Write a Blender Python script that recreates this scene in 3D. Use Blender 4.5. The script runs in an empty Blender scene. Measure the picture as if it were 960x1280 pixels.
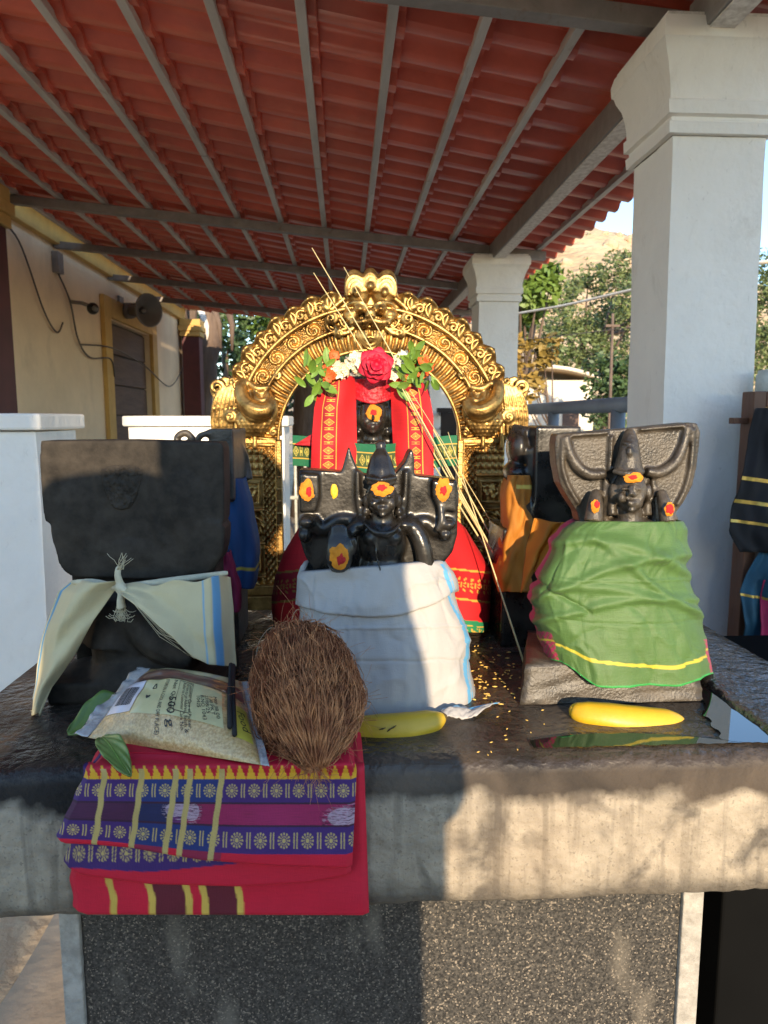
import bpy, bmesh, math, random
import numpy as np
from mathutils import Vector, Matrix, noise as mnoise

# ------------------------------------------------------------------ camera, sky, sun, exposure
SC = bpy.context.scene
COL = SC.collection
F, PIT, YAW, CAMH = 890.0, math.radians(7.49), math.radians(3.12), 1.35
cam_d = bpy.data.cameras.new('camera')
cam_d.sensor_fit = 'VERTICAL'; cam_d.sensor_height = 36.0; cam_d.sensor_width = 27.0
cam_d.lens = F / 1280.0 * 36.0
cam_d.clip_start = 0.02; cam_d.clip_end = 2000
cam = bpy.data.objects.new('camera', cam_d); COL.objects.link(cam)
cam.location = (0, 0, CAMH); cam.rotation_euler = (math.pi / 2 - PIT, 0, -YAW)
SC.camera = cam
cam_d.dof.use_dof = True; cam_d.dof.focus_distance = 0.97; cam_d.dof.aperture_fstop = 12.0

SUN_EL = math.radians(14.0); SUN_DX = -0.13            # light travels towards +Y, a little towards -X
w = bpy.data.worlds.new('World'); SC.world = w; w.use_nodes = True
nt = w.node_tree; bgn = nt.nodes['Background']
sky = nt.nodes.new('ShaderNodeTexSky'); sky.sky_type = 'NISHITA'; sky.sun_disc = False
sky.sun_elevation = SUN_EL; sky.air_density = 1.0; sky.dust_density = 0.15; sky.ozone_density = 2.6
# sun stands behind the camera, slightly right of it: direction to sun = (0.13, -1)
sky.sun_rotation = math.atan2(-SUN_DX, -1.0)
nt.links.new(sky.outputs[0], bgn.inputs[0]); bgn.inputs[1].default_value = 0.15
sun_d = bpy.data.lights.new('sun', 'SUN'); sun_d.energy = 2.6; sun_d.angle = math.radians(0.55)
sun_d.color = (1.0, 0.80, 0.55)
sun = bpy.data.objects.new('sun', sun_d); COL.objects.link(sun)
sdir = Vector((SUN_DX, 1.0, -math.tan(SUN_EL) * math.hypot(1, SUN_DX))).normalized()
sun.rotation_euler = sdir.to_track_quat('-Z', 'Y').to_euler()
sun.location = (2, -10, 6)
SC.view_settings.view_transform = 'Standard'; SC.view_settings.look = 'None'
SC.view_settings.gamma = 1.0; SC.view_settings.use_curve_mapping = False
SC.view_settings.exposure = 1.62
SC.cycles.max_bounces = 8; SC.cycles.diffuse_bounces = 5; SC.cycles.glossy_bounces = 4
SC.cycles.transparent_max_bounces = 8; SC.cycles.transmission_bounces = 4
SC.cycles.caustics_reflective = False; SC.cycles.caustics_refractive = False

R = random.Random(7)
# ------------------------------------------------------------------ measuring helpers
_c, _s = math.cos(YAW), math.sin(YAW)
def ray(px, py):
    x = (px - 480) / F; y = (640 - py) / F
    f = math.cos(PIT) + y * math.sin(PIT); u = y * math.cos(PIT) - math.sin(PIT)
    return (x * _c + f * _s, f * _c - x * _s, u)
def at(px, py, Y):                      # surveyed point at the true distance Y
    r = ray(px, py); k = Y / r[1]
    return Vector((r[0] * k, Y, CAMH + r[2] * k))
def fl(px, py, z):                      # surveyed point on a level surface at height z
    r = ray(px, py); k = (z - CAMH) / r[2]
    return Vector((r[0] * k, r[1] * k, z))
def S(Y, z=1.2):                        # metres per photo pixel at distance Y
    return (Y * math.cos(PIT) + (CAMH - z) * math.sin(PIT)) / F
def sst(a, b, x):
    t = max(0.0, min(1.0, (x - a) / (b - a))); return t * t * (3 - 2 * t)
def n3(x, y, z=0.0): return mnoise.noise(Vector((x, y, z)))
def interp(x, pts):
    if x <= pts[0][0]: return pts[0][1]
    for (a, va), (b, vb) in zip(pts, pts[1:]):
        if x <= b: return va + (vb - va) * (x - a) / (b - a)
    return pts[-1][1]

# ------------------------------------------------------------------ objects
def tag(o, label=None, cat=None, group=None, kind=None):
    if label: o['label'] = label
    if cat: o['category'] = cat
    if group: o['group'] = group
    if kind: o['kind'] = kind
    return o
def thing(name, label, cat, loc=(0, 0, 0), group=None):
    o = bpy.data.objects.new(name, None); o.empty_display_size = 0.05
    COL.objects.link(o); o.location = loc
    return tag(o, label, cat, group)
def rootloc(p):
    v = Vector((0, 0, 0))
    while p is not None:
        v += p.location; p = p.parent
    return v
class MB:
    def __init__(s): s.v = []; s.f = []; s.c = []
    def add(s, vs, fs, cols=None):
        o = len(s.v); s.v += [tuple(v) for v in vs]; s.f += [tuple(i + o for i in f) for f in fs]
        if cols is not None: s.c += list(cols)
        return s
    def box(s, lo, hi, m=None):
        x0, y0, z0 = lo; x1, y1, z1 = hi
        vs = [(x0,y0,z0),(x1,y0,z0),(x1,y1,z0),(x0,y1,z0),(x0,y0,z1),(x1,y0,z1),(x1,y1,z1),(x0,y1,z1)]
        if m is not None: vs = [m @ Vector(v) for v in vs]
        return s.add(vs, [(0,3,2,1),(4,5,6,7),(0,1,5,4),(1,2,6,5),(2,3,7,6),(3,0,4,7)])
    def tube(s, pts, rad, n=8, flat=1.0, cap=True):
        pts = [Vector(p) for p in pts]; k = len(pts)
        if not hasattr(rad, '__len__'): rad = [rad] * k
        vs, fs = [], []; up = None
        for i, p in enumerate(pts):
            t = (pts[min(i + 1, k - 1)] - pts[max(i - 1, 0)])
            t = t.normalized() if t.length > 1e-9 else Vector((0, 0, 1))
            if up is None:
                up = Vector((0, 0, 1)) if abs(t.z) < 0.9 else Vector((0, 1, 0))
            a = t.cross(up); a = a.normalized() if a.length > 1e-6 else t.orthogonal().normalized()
            b = a.cross(t).normalized(); up = b
            for j in range(n):
                an = 2 * math.pi * j / n
                vs.append(p + a * (math.cos(an) * rad[i]) + b * (math.sin(an) * rad[i] * flat))
        for i in range(k - 1):
            for j in range(n):
                j2 = (j + 1) % n
                fs.append((i * n + j, i * n + j2, (i + 1) * n + j2, (i + 1) * n + j))
        if cap:
            fs.append(tuple(range(n))[::-1]); fs.append(tuple((k - 1) * n + j for j in range(n)))
        return s.add(vs, fs)
    def ell(s, c, r, m=None, nu=14, nv=9):
        if not hasattr(r, '__len__'): r = (r, r, r)
        c = Vector(c); vs, fs = [], []
        for i in range(nv + 1):
            ph = math.pi * i / nv
            for j in range(nu):
                th = 2 * math.pi * j / nu
                d = Vector((r[0]*math.sin(ph)*math.cos(th), r[1]*math.sin(ph)*math.sin(th), r[2]*math.cos(ph)))
                if m is not None: d = m @ d
                vs.append(c + d)
        for i in range(nv):
            for j in range(nu):
                j2 = (j + 1) % nu
                fs.append((i*nu+j, (i+1)*nu+j, (i+1)*nu+j2, i*nu+j2))
        return s.add(vs, fs)
    def prism(s, poly, d):                      # poly: 3-D points in one plane; d: extrusion vector
        d = Vector(d); n = len(poly); poly = [Vector(p) for p in poly]
        vs = poly + [p + d for p in poly]
        fs = [tuple(range(n)), tuple(range(2 * n - 1, n - 1, -1))]
        fs += [(i + n, (i + 1) % n + n, (i + 1) % n, i) for i in range(n)]
        return s.add(vs, fs)
    def grid(s, f, nu, nv, cu=False, cv=False, col=None):
        vs, fs, cs = [], [], []
        for i in range(nu if cu else nu + 1):
            for j in range(nv if cv else nv + 1):
                vs.append(f(i / nu, j / nv))
                if col: cs.append(col(i / nu, j / nv))
        NJ = nv if cv else nv + 1; NI = nu if cu else nu + 1
        for i in range(nu):
            for j in range(nv):
                a, b = i % NI, (i + 1) % NI; c, d = j % NJ, (j + 1) % NJ
                fs.append((a*NJ+c, b*NJ+c, b*NJ+d, a*NJ+d))
        return s.add(vs, fs, cs if col else None)
    def mesh(s, name, off=Vector((0, 0, 0)), smooth=True):
        me = bpy.data.meshes.new(name)
        me.from_pydata([(v[0]-off.x, v[1]-off.y, v[2]-off.z) for v in s.v], [], s.f)
        if s.c:
            at_ = me.color_attributes.new('Col', 'FLOAT_COLOR', 'POINT')
            arr = np.ones((len(s.v), 4), dtype=np.float32); arr[:len(s.c), :3] = np.array(s.c)[:, :3]
            at_.data.foreach_set('color', arr.ravel())
        bm = bmesh.new(); bm.from_mesh(me)
        if not s.c: bmesh.ops.remove_doubles(bm, verts=bm.verts, dist=1e-6)
        bmesh.ops.recalc_face_normals(bm, faces=bm.faces); bm.to_mesh(me); bm.free()
        if smooth: me.polygons.foreach_set('use_smooth', [True] * len(me.polygons))
        return me
    def build(s, name, m, parent=None, smooth=True, remesh=None, sm=6, solid=None, bevel=None, base=None, autos=None):
        if parent is not None: off = rootloc(parent)
        elif base is not None: off = Vector(base)
        else:
            a = np.array(s.v); off = Vector(((a[:,0].min()+a[:,0].max())/2, (a[:,1].min()+a[:,1].max())/2, a[:,2].min()))
        me = s.mesh(name, off, smooth); me.materials.append(m)
        o = bpy.data.objects.new(name, me); COL.objects.link(o)
        if parent is not None: o.parent = parent
        else: o.location = off
        if remesh:
            md = o.modifiers.new('remesh', 'REMESH'); md.mode = 'VOXEL'; md.voxel_size = remesh; md.use_smooth_shade = True
            if sm:
                md = o.modifiers.new('smooth', 'SMOOTH'); md.factor = 0.5; md.iterations = sm
        if solid:
            md = o.modifiers.new('solid', 'SOLIDIFY'); md.thickness = solid; md.offset = 0
        if bevel:
            md = o.modifiers.new('bevel', 'BEVEL'); md.width = bevel; md.segments = 2; md.limit_method = 'ANGLE'
            md.angle_limit = math.radians(35)
            if smooth: 
                md2 = o.modifiers.new('wn', 'WEIGHTED_NORMAL')
        return o
def inst(name, me, parent, loc, rot=(0, 0, 0), scale=(1, 1, 1), mtx=None):
    o = bpy.data.objects.new(name, me); COL.objects.link(o); o.parent = parent
    if mtx is not None:
        m = mtx.copy(); m.translation = m.translation - (rootloc(parent) if parent else Vector()); o.matrix_local = m if parent else m
    else:
        o.location = Vector(loc) - (rootloc(parent) if parent else Vector()); o.rotation_euler = rot; o.scale = scale
    return o
def copy_tree(o, parent=None, dloc=None):
    c = o.copy(); COL.objects.link(c); c.parent = parent
    if dloc is not None: c.location = o.location + Vector(dloc)
    for ch in o.children: copy_tree(ch, c)
    return c

# ------------------------------------------------------------------ materials
def node(nt_, t, **kw):
    n = nt_.nodes.new(t)
    for k, v in kw.items(): setattr(n, k, v)
    return n
def mat(name, col, rough=0.6, metal=0.0, col2=None, var=0.18, vs=6.0, bump=0.0, bs=60.0, stretch=None, spec=0.5,
        coat=0.0, coat_r=0.1, attr=False, weave=0.0, sheen=0.0, rvar=0.0, ior=1.5, trans=0.0, detail=6.0, sss=0.0, lo=0.35, hi=0.65):
    m = bpy.data.materials.new(name); m.use_nodes = True; t = m.node_tree; b = t.nodes['Principled BSDF']; L = t.links
    b.inputs['Roughness'].default_value = rough; b.inputs['Metallic'].default_value = metal
    b.inputs['Specular IOR Level'].default_value = spec; b.inputs['IOR'].default_value = ior
    b.inputs['Coat Weight'].default_value = coat; b.inputs['Coat Roughness'].default_value = coat_r
    b.inputs['Sheen Weight'].default_value = sheen; b.inputs['Transmission Weight'].default_value = trans
    if sss: b.inputs['Subsurface Weight'].default_value = sss; b.inputs['Subsurface Radius'].default_value = (.02, .01, .005)
    tc = node(t, 'ShaderNodeTexCoord'); mp = node(t, 'ShaderNodeMapping'); L.new(tc.outputs['Object'], mp.inputs[0])
    if stretch: mp.inputs['Scale'].default_value = stretch
    nz = node(t, 'ShaderNodeTexNoise'); nz.inputs['Scale'].default_value = vs; nz.inputs['Detail'].default_value = detail
    nz.inputs['Roughness'].default_value = 0.62; L.new(mp.outputs[0], nz.inputs[0])
    cr = node(t, 'ShaderNodeValToRGB'); L.new(nz.outputs[0], cr.inputs[0])
    cr.color_ramp.elements[0].position = lo; cr.color_ramp.elements[1].position = hi
    c2 = col2 if col2 is not None else tuple(min(1, c * (1 + var)) for c in col)
    c1 = col if col2 is not None else tuple(c * (1 - var) for c in col)
    if attr:
        an = node(t, 'ShaderNodeVertexColor', layer_name='Col')
        mx = node(t, 'ShaderNodeMix', data_type='RGBA', blend_type='MULTIPLY'); mx.inputs['Factor'].default_value = 1
        cr.color_ramp.elements[0].color = (1 - var, 1 - var, 1 - var, 1); cr.color_ramp.elements[1].color = (1, 1, 1, 1)
        L.new(an.outputs[0], mx.inputs['A']); L.new(cr.outputs[0], mx.inputs['B']); L.new(mx.outputs['Result'], b.inputs['Base Color'])
    else:
        cr.color_ramp.elements[0].color = (*c1, 1); cr.color_ramp.elements[1].color = (*c2, 1)
        L.new(cr.outputs[0], b.inputs['Base Color'])
    if rvar:
        mr = node(t, 'ShaderNodeMapRange'); L.new(nz.outputs[0], mr.inputs[0]); mr.inputs[1].default_value = .3; mr.inputs[2].default_value = .7
        mr.inputs[3].default_value = max(0, rough - rvar); mr.inputs[4].default_value = rough + rvar; L.new(mr.outputs[0], b.inputs['Roughness'])
    last = None
    if bump:
        nb = node(t, 'ShaderNodeTexNoise'); nb.inputs['Scale'].default_value = bs; nb.inputs['Detail'].default_value = 5; L.new(mp.outputs[0], nb.inputs[0])
        bp = node(t, 'ShaderNodeBump'); bp.inputs['Strength'].default_value = bump; bp.inputs['Distance'].default_value = 0.5 / bs
        L.new(nb.outputs[0], bp.inputs['Height']); last = bp
    if weave:
        wv = node(t, 'ShaderNodeTexNoise'); wv.inputs['Scale'].default_value = 900; m2 = node(t, 'ShaderNodeMapping'); m2.inputs['Scale'].default_value = (1, 1, .12)
        L.new(tc.outputs['Object'], m2.inputs[0]); L.new(m2.outputs[0], wv.inputs[0])
        wv2 = node(t, 'ShaderNodeTexNoise'); wv2.inputs['Scale'].default_value = 900; m3 = node(t, 'ShaderNodeMapping'); m3.inputs['Scale'].default_value = (.12, .12, 1)
        L.new(tc.outputs['Object'], m3.inputs[0]); L.new(m3.outputs[0], wv2.inputs[0])
        ad = node(t, 'ShaderNodeMath', operation='ADD'); L.new(wv.outputs[0], ad.inputs[0]); L.new(wv2.outputs[0], ad.inputs[1])
        bp = node(t, 'ShaderNodeBump'); bp.inputs['Strength'].default_value = weave; bp.inputs['Distance'].default_value = 0.0008
        L.new(ad.outputs[0], bp.inputs['Height'])
        if last: L.new(last.outputs[0], bp.inputs['Normal'])
        last = bp
    if last: L.new(last.outputs[0], b.inputs['Normal'])
    m['_b'] = 1
    return m
M = {}
M['plaster'] = mat('white_plaster', (.82, .78, .72), .8, var=.04, vs=3, bump=.25, bs=25)
def weather(m, col, scale, st, lo, hi, amt):
    t = m.node_tree; L = t.links; b = t.nodes['Principled BSDF']; base = b.inputs['Base Color'].links[0].from_socket
    tc = node(t, 'ShaderNodeTexCoord'); mp = node(t, 'ShaderNodeMapping'); mp.inputs['Scale'].default_value = st; L.new(tc.outputs['Object'], mp.inputs[0])
    n = node(t, 'ShaderNodeTexNoise'); n.inputs['Scale'].default_value = scale; n.inputs['Detail'].default_value = 9; n.inputs['Roughness'].default_value = .68; n.inputs['Distortion'].default_value = .5; L.new(mp.outputs[0], n.inputs[0])
    r = node(t, 'ShaderNodeMapRange'); L.new(n.outputs[0], r.inputs[0])
    for i, v in enumerate((lo, hi, 0, amt)): r.inputs[i + 1].default_value = v
    x = node(t, 'ShaderNodeMix', data_type='RGBA'); L.new(r.outputs[0], x.inputs['Factor']); L.new(base, x.inputs['A']); x.inputs['B'].default_value = (*col, 1); L.new(x.outputs['Result'], b.inputs['Base Color'])
    return m
weather(M['plaster'], (.42, .36, .29), 5, (1, 1, .35), .56, .78, .55); weather(M['plaster'], (.50, .46, .42), 60, (1, 1, .5), .62, .72, .5)
M['cream'] = mat('cream_wall_paint', (.82, .64, .43), .75, var=.08, vs=1.5, bump=.15, bs=15)
M['ochre'] = mat('ochre_trim_paint', (.55, .34, .10), .7, var=.1)
M['maroon'] = mat('maroon_column_paint', (.085, .018, .022), .6, var=.15)
M['roof'] = mat('red_roof_sheet', (.60, .125, .078), .32, var=.12, vs=5, spec=.5, bump=.05, bs=30)
M['steel'] = mat('grey_steel_paint', (.22, .20, .19), .5, var=.15, vs=12, bump=.1, bs=80)
M['batten'] = mat('galvanised_batten', (.48, .45, .42), .45, var=.22, vs=9, stretch=(1, .15, 1), bump=.1, bs=80)
M['steel_lt'] = mat('grey_railing_paint', (.20, .21, .23), .45, var=.12)
M['chips'] = mat('flaked_white_beam_face', (.55, .50, .45), .8, col2=(.82, .78, .73), vs=40, bump=.6, bs=60)
weather(M['roof'], (.60, .30, .20), 3, (.4, 1, 1), .55, .8, .45); weather(M['cream'], (.45, .33, .20), 2.2, (1, 1, .5), .55, .8, .5)
def per_object(m, amt):                       # every sheet came off the roll a slightly different shade
    t = m.node_tree; L = t.links; b = t.nodes['Principled BSDF']; base = b.inputs['Base Color'].links[0].from_socket
    oi = node(t, 'ShaderNodeObjectInfo'); r = node(t, 'ShaderNodeMapRange'); L.new(oi.outputs['Random'], r.inputs[0]); r.inputs[3].default_value = 1 - amt; r.inputs[4].default_value = 1 + amt
    h = node(t, 'ShaderNodeHueSaturation'); L.new(r.outputs[0], h.inputs['Value']); L.new(base, h.inputs['Color']); L.new(h.outputs[0], b.inputs['Base Color'])
per_object(M['roof'], .13); weather(M['steel'], (.16, .07, .03), 22, (1, .3, 1), .58, .72, .6); weather(M['batten'], (.20, .10, .05), 16, (1, .25, 1), .60, .74, .6)
M['granite'] = None
M['sand'] = mat('sand_ground', (.42, .30, .18), .9, col2=(.56, .43, .28), vs=1.2, bump=.7, bs=14)
M['floor'] = mat('cement_floor', (.22, .175, .13), .8, col2=(.33, .27, .205), vs=2, bump=.2, bs=20)
M['brown'] = mat('brown_painted_wood', (.12, .05, .025), .55, var=.25, vs=10, stretch=(1, 1, .2), bump=.2, bs=40)
M['darkwood'] = mat('dark_wood', (.03, .018, .013), .6, var=.3)
M['bark'] = mat('tree_bark', (.09, .06, .045), .9, col2=(.17, .12, .09), vs=6, stretch=(1, 1, .25), bump=.8, bs=14)
M['greymetal'] = mat('grey_speaker_paint', (.17, .16, .15), .5, var=.1)
M['black_plastic'] = mat('black_plastic', (.012, .012, .012), .35)
M['wire'] = mat('grey_wire', (.10, .08, .07), .6)
M['brass'] = mat('old_brass', (.17, .095, .030), .40, metal=.9, col2=(.56, .35, .115), vs=30, bump=.25, bs=190, rvar=.10)
M['blackstone'] = mat('oiled_black_stone', (.007, .0065, .006), .30, col2=(.030, .025, .020), vs=26, bump=.14, bs=230, rvar=.12, spec=.5)
M['roughstone'] = mat('dry_chiselled_stone', (.026, .021, .016), .42, col2=(.085, .068, .049), vs=34, bump=.6, bs=260, rvar=.1)
M['mattstone'] = mat('matt_black_stone', (.024, .020, .016), .66, col2=(.055, .045, .035), vs=30, bump=.22, bs=260, spec=.12)
# ------------------------------------------------------------------ ground and floor
g = MB().box((-160, -60, -0.5), (160, 260, -0.012)).build('ground', M['sand'], smooth=False, base=(0, 0, 0)); tag(g, kind='structure')
def apron(u, v):
    x = -0.80 + 2.9 * u; y = -3.0 + 14.5 * v
    return Vector((x + (.05 * n3(y * 1.3, 3) if u < .01 else 0), y, 0.004 * n3(x * 2, y * 2)))
g = MB().grid(apron, 30, 120).build('pavement', M['floor'], solid=.02, base=(0, 0, 0)); tag(g, kind='structure')

# ------------------------------------------------------------------ roof of the pavilion
SL = 0.089
def zb(x): return 2.58 + SL * (1.0 - x)          # underside of the battens
roof = thing('pavilion_roof', 'red tile-profile metal roof on grey steel frame over the altar', 'roof', (0, 2, 2.5))
BX = [.77 - .302 * k for k in range(11)] + [1.40]
def roof_pt(x, y, dz=0):
    k = (x - .77 - .05) / .302; fr = k - math.floor(k)
    ph = (y / .205) % 1.0
    wv = sst(.08, .30, ph) - sst(.58, .80, ph)
    wv2 = .25 * math.exp(-((ph - .94) / .05) ** 2)
    return Vector((x, y, zb(x) + .040 + .038 * wv - .008 * wv2 - .026 * fr + dz))
xs = []
for k in range(-11, 4):
    b0 = .82 + .302 * k
    xs += [b0 + .001, b0 + .012, b0 + .10, b0 + .20, b0 + .290, b0 + .301]
xs = sorted(x for x in xs if -2.24 < x < 1.60)
xs = [-2.24] + xs + [1.60]
ya, nsh = .78, 10
for i in range(nsh):
    y0 = ya + i * .984; y1 = y0 + 1.0; ny = 60
    ys = [y0 + (y1 - y0) * j / ny for j in range(ny + 1)]
    dz = .0025 * (i % 2) + R.uniform(-.002, .002)
    o = MB().grid(lambda u, v: roof_pt(xs[round(u * (len(xs) - 1))], ys[round(v * ny)], dz), len(xs) - 1, ny).build('roof_sheet', M['roof'], roof, smooth=True)
    o.modifiers.new('es', 'EDGE_SPLIT').split_angle = math.radians(32)
for k, x in enumerate(BX):
    ends = [(.8, 4.05), (4.06, 10.3)] if k % 2 else [(.8, 5.6), (5.61, 10.3)]
    for (a, b_) in ends:
        z = zb(x); m = MB().box((x - .017, a, z), (x + .017, b_, z + .034))
        m.build('batten', M['batten'], roof, smooth=False, bevel=.003)
for Y, xa, xb in ((2.31, -2.54, 1.35), (5.26, -2.54, 1.45), (6.66, -2.54, 1.45), (8.1, -2.54, 1.45), (9.45, -2.54, 1.45)):
    pr = [(xa, Y - .03, zb(xa) - .062), (xb, Y - .03, zb(xb) - .062), (xb, Y - .03, zb(xb) - .002), (xa, Y - .03, zb(xa) - .002)]
    MB().prism(pr, (0, .06, 0)).build('crossbeam', M['steel'], roof, smooth=False, bevel=.004)
# main eave beam between the pillars, its underside flaked
for (ya_, yb_) in ((.85, 2.25), (2.37, 5.22), (5.31, 8.05), (8.15, 10.2)):
    MB().box((1.035, ya_, zb(1.07) - .115), (1.125, yb_, zb(1.07) - .003)).build('eave_beam', M['steel'], roof, smooth=False, bevel=.004)
    MB().box((1.043, ya_ + .01, zb(1.07) - .121), (1.117, yb_ - .01, zb(1.07) - .1165)).build('flaked_soffit', M['chips'], roof, smooth=False)

# ------------------------------------------------------------------ pillars
def pillar(x0, y0, wd, ztop, lean, label, dirty):
    p = thing('white_pillar', label, 'pillar', (x0 + wd / 2, y0 + wd / 2, 0), 'white plastered pillars of the pavilion')
    cx, cy = x0 + wd / 2, y0 + wd / 2
    def sq(prof, name, nn=10, seed=0):
        m = MB(); hw = wd / 2
        def f(u, v):
            k = v * (len(prof) - 1); i = min(int(k), len(prof) - 2); fr = k - i
            z = prof[i][0] + (prof[i+1][0] - prof[i][0]) * fr; e = prof[i][1] + (prof[i+1][1] - prof[i][1]) * fr
            q = u * 4; side = int(q) % 4; t = (q - int(q)) * 2 - 1; h = hw + e
            r = .012
            a = max(-h, min(h, t * h))
            dx, dy = [(a, -h), (h, a), (-a, h), (-h, -a)][side]
            nn_ = .004 * n3(dx * 9 + seed, dy * 9, z * 6) + .002 * n3(dx * 40, dy * 40, z * 40 + seed)
            l = math.hypot(dx, dy) or 1
            return Vector((cx + dx * (1 + nn_ / l) + lean * (ztop - z), cy + dy * (1 + nn_ / l), z))
        m.grid(f, 4 * nn, (len(prof) - 1), cu=True)
        n = 4 * nn
        return m.build(name, M['plaster'], p, bevel=None)
    zc = ztop - .305
    prof = [(0 + zc * k / 30, 0) for k in range(31)]
    o = sq(prof, 'shaft', 12); o.modifiers.new('es', 'EDGE_SPLIT').split_angle = math.radians(40)
    cp = [(zc + .002, .001), (zc + .003, .022), (zc + .045, .024), (zc + .052, .014), (zc + .065, .014), (zc + .072, .030), (zc + .120, .032), (zc + .128, .024),
          (zc + .16, .025), (zc + .20, .031), (zc + .25, .043), (zc + .29, .060), (zc + .315, .067), (zc + .322, .075), (zc + .365, .076), (zc + .40, .066)]
    cp = [(zc + (z_ - zc) * .7625, e_ * .86) for z_, e_ in cp]
    o = sq(cp, 'capital', 12, 5); o.modifiers.new('es', 'EDGE_SPLIT').split_angle = math.radians(40)
    MB().box((x0 - .05, y0 - .05, ztop - .004), (x0 + wd + .05, y0 + wd + .05, ztop + .012)).build('broken_mortar_bed', M['chips'], p, smooth=False)
    return p
pillar(.978, 2.2, .285, 2.49, .016, 'nearest white plastered pillar behind the green-draped statue', 1)
pillar(.955, 5.15, .285, 2.475, 0, 'second white plastered pillar, right of the brass arch', 0)
pillar(.99, 8.4, .285, 2.475, 0, 'farthest white pillar seen through the brass arch opening', 0)

# ------------------------------------------------------------------ low white piers on the left
def pier(x0, x1, y0, y1, h, label):
    p = thing('low_white_pier', label, 'pier', ((x0 + x1) / 2, (y0 + y1) / 2, 0), 'low white piers on the left')
    m = MB()
    def f(u, v):
        q = u * 4; sd = int(q) % 4; t = q - int(q); z = v * (h - .055)
        x, y = [(x0 + (x1 - x0) * t, y0), (x1, y0 + (y1 - y0) * t), (x1 - (x1 - x0) * t, y1), (x0, y1 - (y1 - y0) * t)][sd]
        return Vector((x + .006 * n3(y * 6, z * 5, x), y + .006 * n3(x * 6, z * 5, 3), z))
    m.grid(f, 48, 24, cu=True)
    o = m.build('shaft', M['plaster'], p); o.modifiers.new('es', 'EDGE_SPLIT').split_angle = math.radians(40)
    c = MB().box((x0 - .025, y0 - .025, h - .05), (x1 + .025, y1 + .025, h)).build('cap', M['plaster'], p, smooth=False, bevel=.008)
    return p
pier(-1.25, -.925, 2.2, 2.52, 1.365, 'nearest low white pier at the left edge behind the slab')
pier(-1.05, -.30, 3.55, 3.85, 1.362, 'low white parapet pier behind the brass arch, below the door')

# ------------------------------------------------------------------ temple building on the left
WX = -2.55
tb = thing('temple_building', 'cream temple building with ochre trim and maroon columns at left', 'building', (WX, 8, 0))
m = MB(); m.box((WX - 4, 3.2, 0), (WX, 8.02, 3.05)); m.box((WX - 4, 9.68, 0), (WX, 11.6, 3.05)); m.box((WX - 4, 8.021, 2.42), (WX - .001, 9.679, 3.05)); m.box((WX - 4, 8.021, 0), (WX - .001, 9.679, .34))
m.build('wall', M['cream'], tb, smooth=False)
for (a, b_) in ((7.80, 8.02), (9.68, 9.90)):
    MB().box((WX + .002, a, .34), (WX + .05, b_, 2.64)).build('door_jamb', M['ochre'], tb, smooth=False, bevel=.006)
MB().box((WX + .002, 8.022, 2.43), (WX + .05, 9.678, 2.64)).build('door_lintel', M['ochre'], tb, smooth=False, bevel=.006)
dr = MB().box((WX - .12, 8.03, .35), (WX - .08, 9.67, 2.415)).build('door', M['darkwood'], tb, smooth=False)
M['doorwood'] = mat('weathered_brown_shutter', (.075, .042, .03), .7, col2=(.12, .07, .05), vs=8, stretch=(1, .3, 3), bump=.3, bs=30)
for k in range(6):
    MB().box((WX - .078, 8.06, .37 + k * .34), (WX - .05, 9.64, .37 + k * .34 + .325)).build('door_panel', M['doorwood'], dr, smooth=False, bevel=.008)
MB().box((WX - 4.2, 3.1, 3.051), (WX + .34, 11.8, 3.14)).build('cornice', M['cream'], tb, smooth=False, bevel=.01)
MB().box((WX + .002, 3.2, 2.86), (WX + .07, 11.6, 3.049)).build('eave_moulding', M['ochre'], tb, smooth=False, bevel=.01)
for Y in (4.78, 11.35):
    c = MB().box((WX + .055, Y, 0), (WX + .32, Y + .27, 2.60)).build('column', M['maroon'], tb, smooth=False, bevel=.01)
    cm = MB(); cm.box((WX + .03, Y - .03, 2.601), (WX + .345, Y + .30, 2.68)); cm.box((WX + .01, Y - .05, 2.681), (WX + .365, Y + .32, 2.76)); cm.box((WX + .03, Y - .03, 2.761), (WX + .345, Y + .30, 2.858))
    cm.build('column_capital', M['ochre'], c, smooth=False, bevel=.008)
# bracket box, camera, horn speaker, wires
p = at(92, 306, 6.7)
o = MB().box((WX + .002, 6.6, 2.62), (WX + .06, 6.72, 2.80)).build('junction_box', M['steel'], None, smooth=False, bevel=.005); tag(o, 'small grey junction box on cream wall under roof beam', 'box')
cc = thing('security_camera', 'small black ball security camera on the cream wall', 'camera', (WX + .1, 7.0, 2.3))
MB().ell((WX + .20, 7.0, 2.37), .055).build('housing', M['black_plastic'], cc)
MB().ell((WX + .235, 6.955, 2.365), .028).build('lens', M['greymetal'], cc)
MB().tube([(WX, 7.0, 2.43), (WX + .1, 7.0, 2.42), (WX + .18, 7.0, 2.39)], .018, 8).build('bracket', M['steel'], cc)
sp = thing('horn_loudspeaker', 'grey horn loudspeaker bracketed to the cream wall above the door', 'loudspeaker', (WX + .2, 8.6, 2.4))
hx, hy, hz = WX + .30, 8.35, 2.55
m = MB(); prof = [(-.30, .05), (-.22, .06), (-.12, .065), (-.05, .085), (.02, .115), (.07, .155), (.09, .185), (.10, .185), (.095, .17), (.06, .13), (.0, .06), (-.04, .01)]
ax = Vector((.75, -.55, -.05)).normalized(); a1 = ax.orthogonal().normalized(); a2 = ax.cross(a1)
m.grid(lambda u, v: Vector((hx, hy, hz)) + ax * prof[round(v * 11)][0] + (a1 * math.cos(u * 2 * math.pi) + a2 * math.sin(u * 2 * math.pi)) * prof[round(v * 11)][1], 20, 11, cu=True)
m.build('horn', M['greymetal'], sp)
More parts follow.
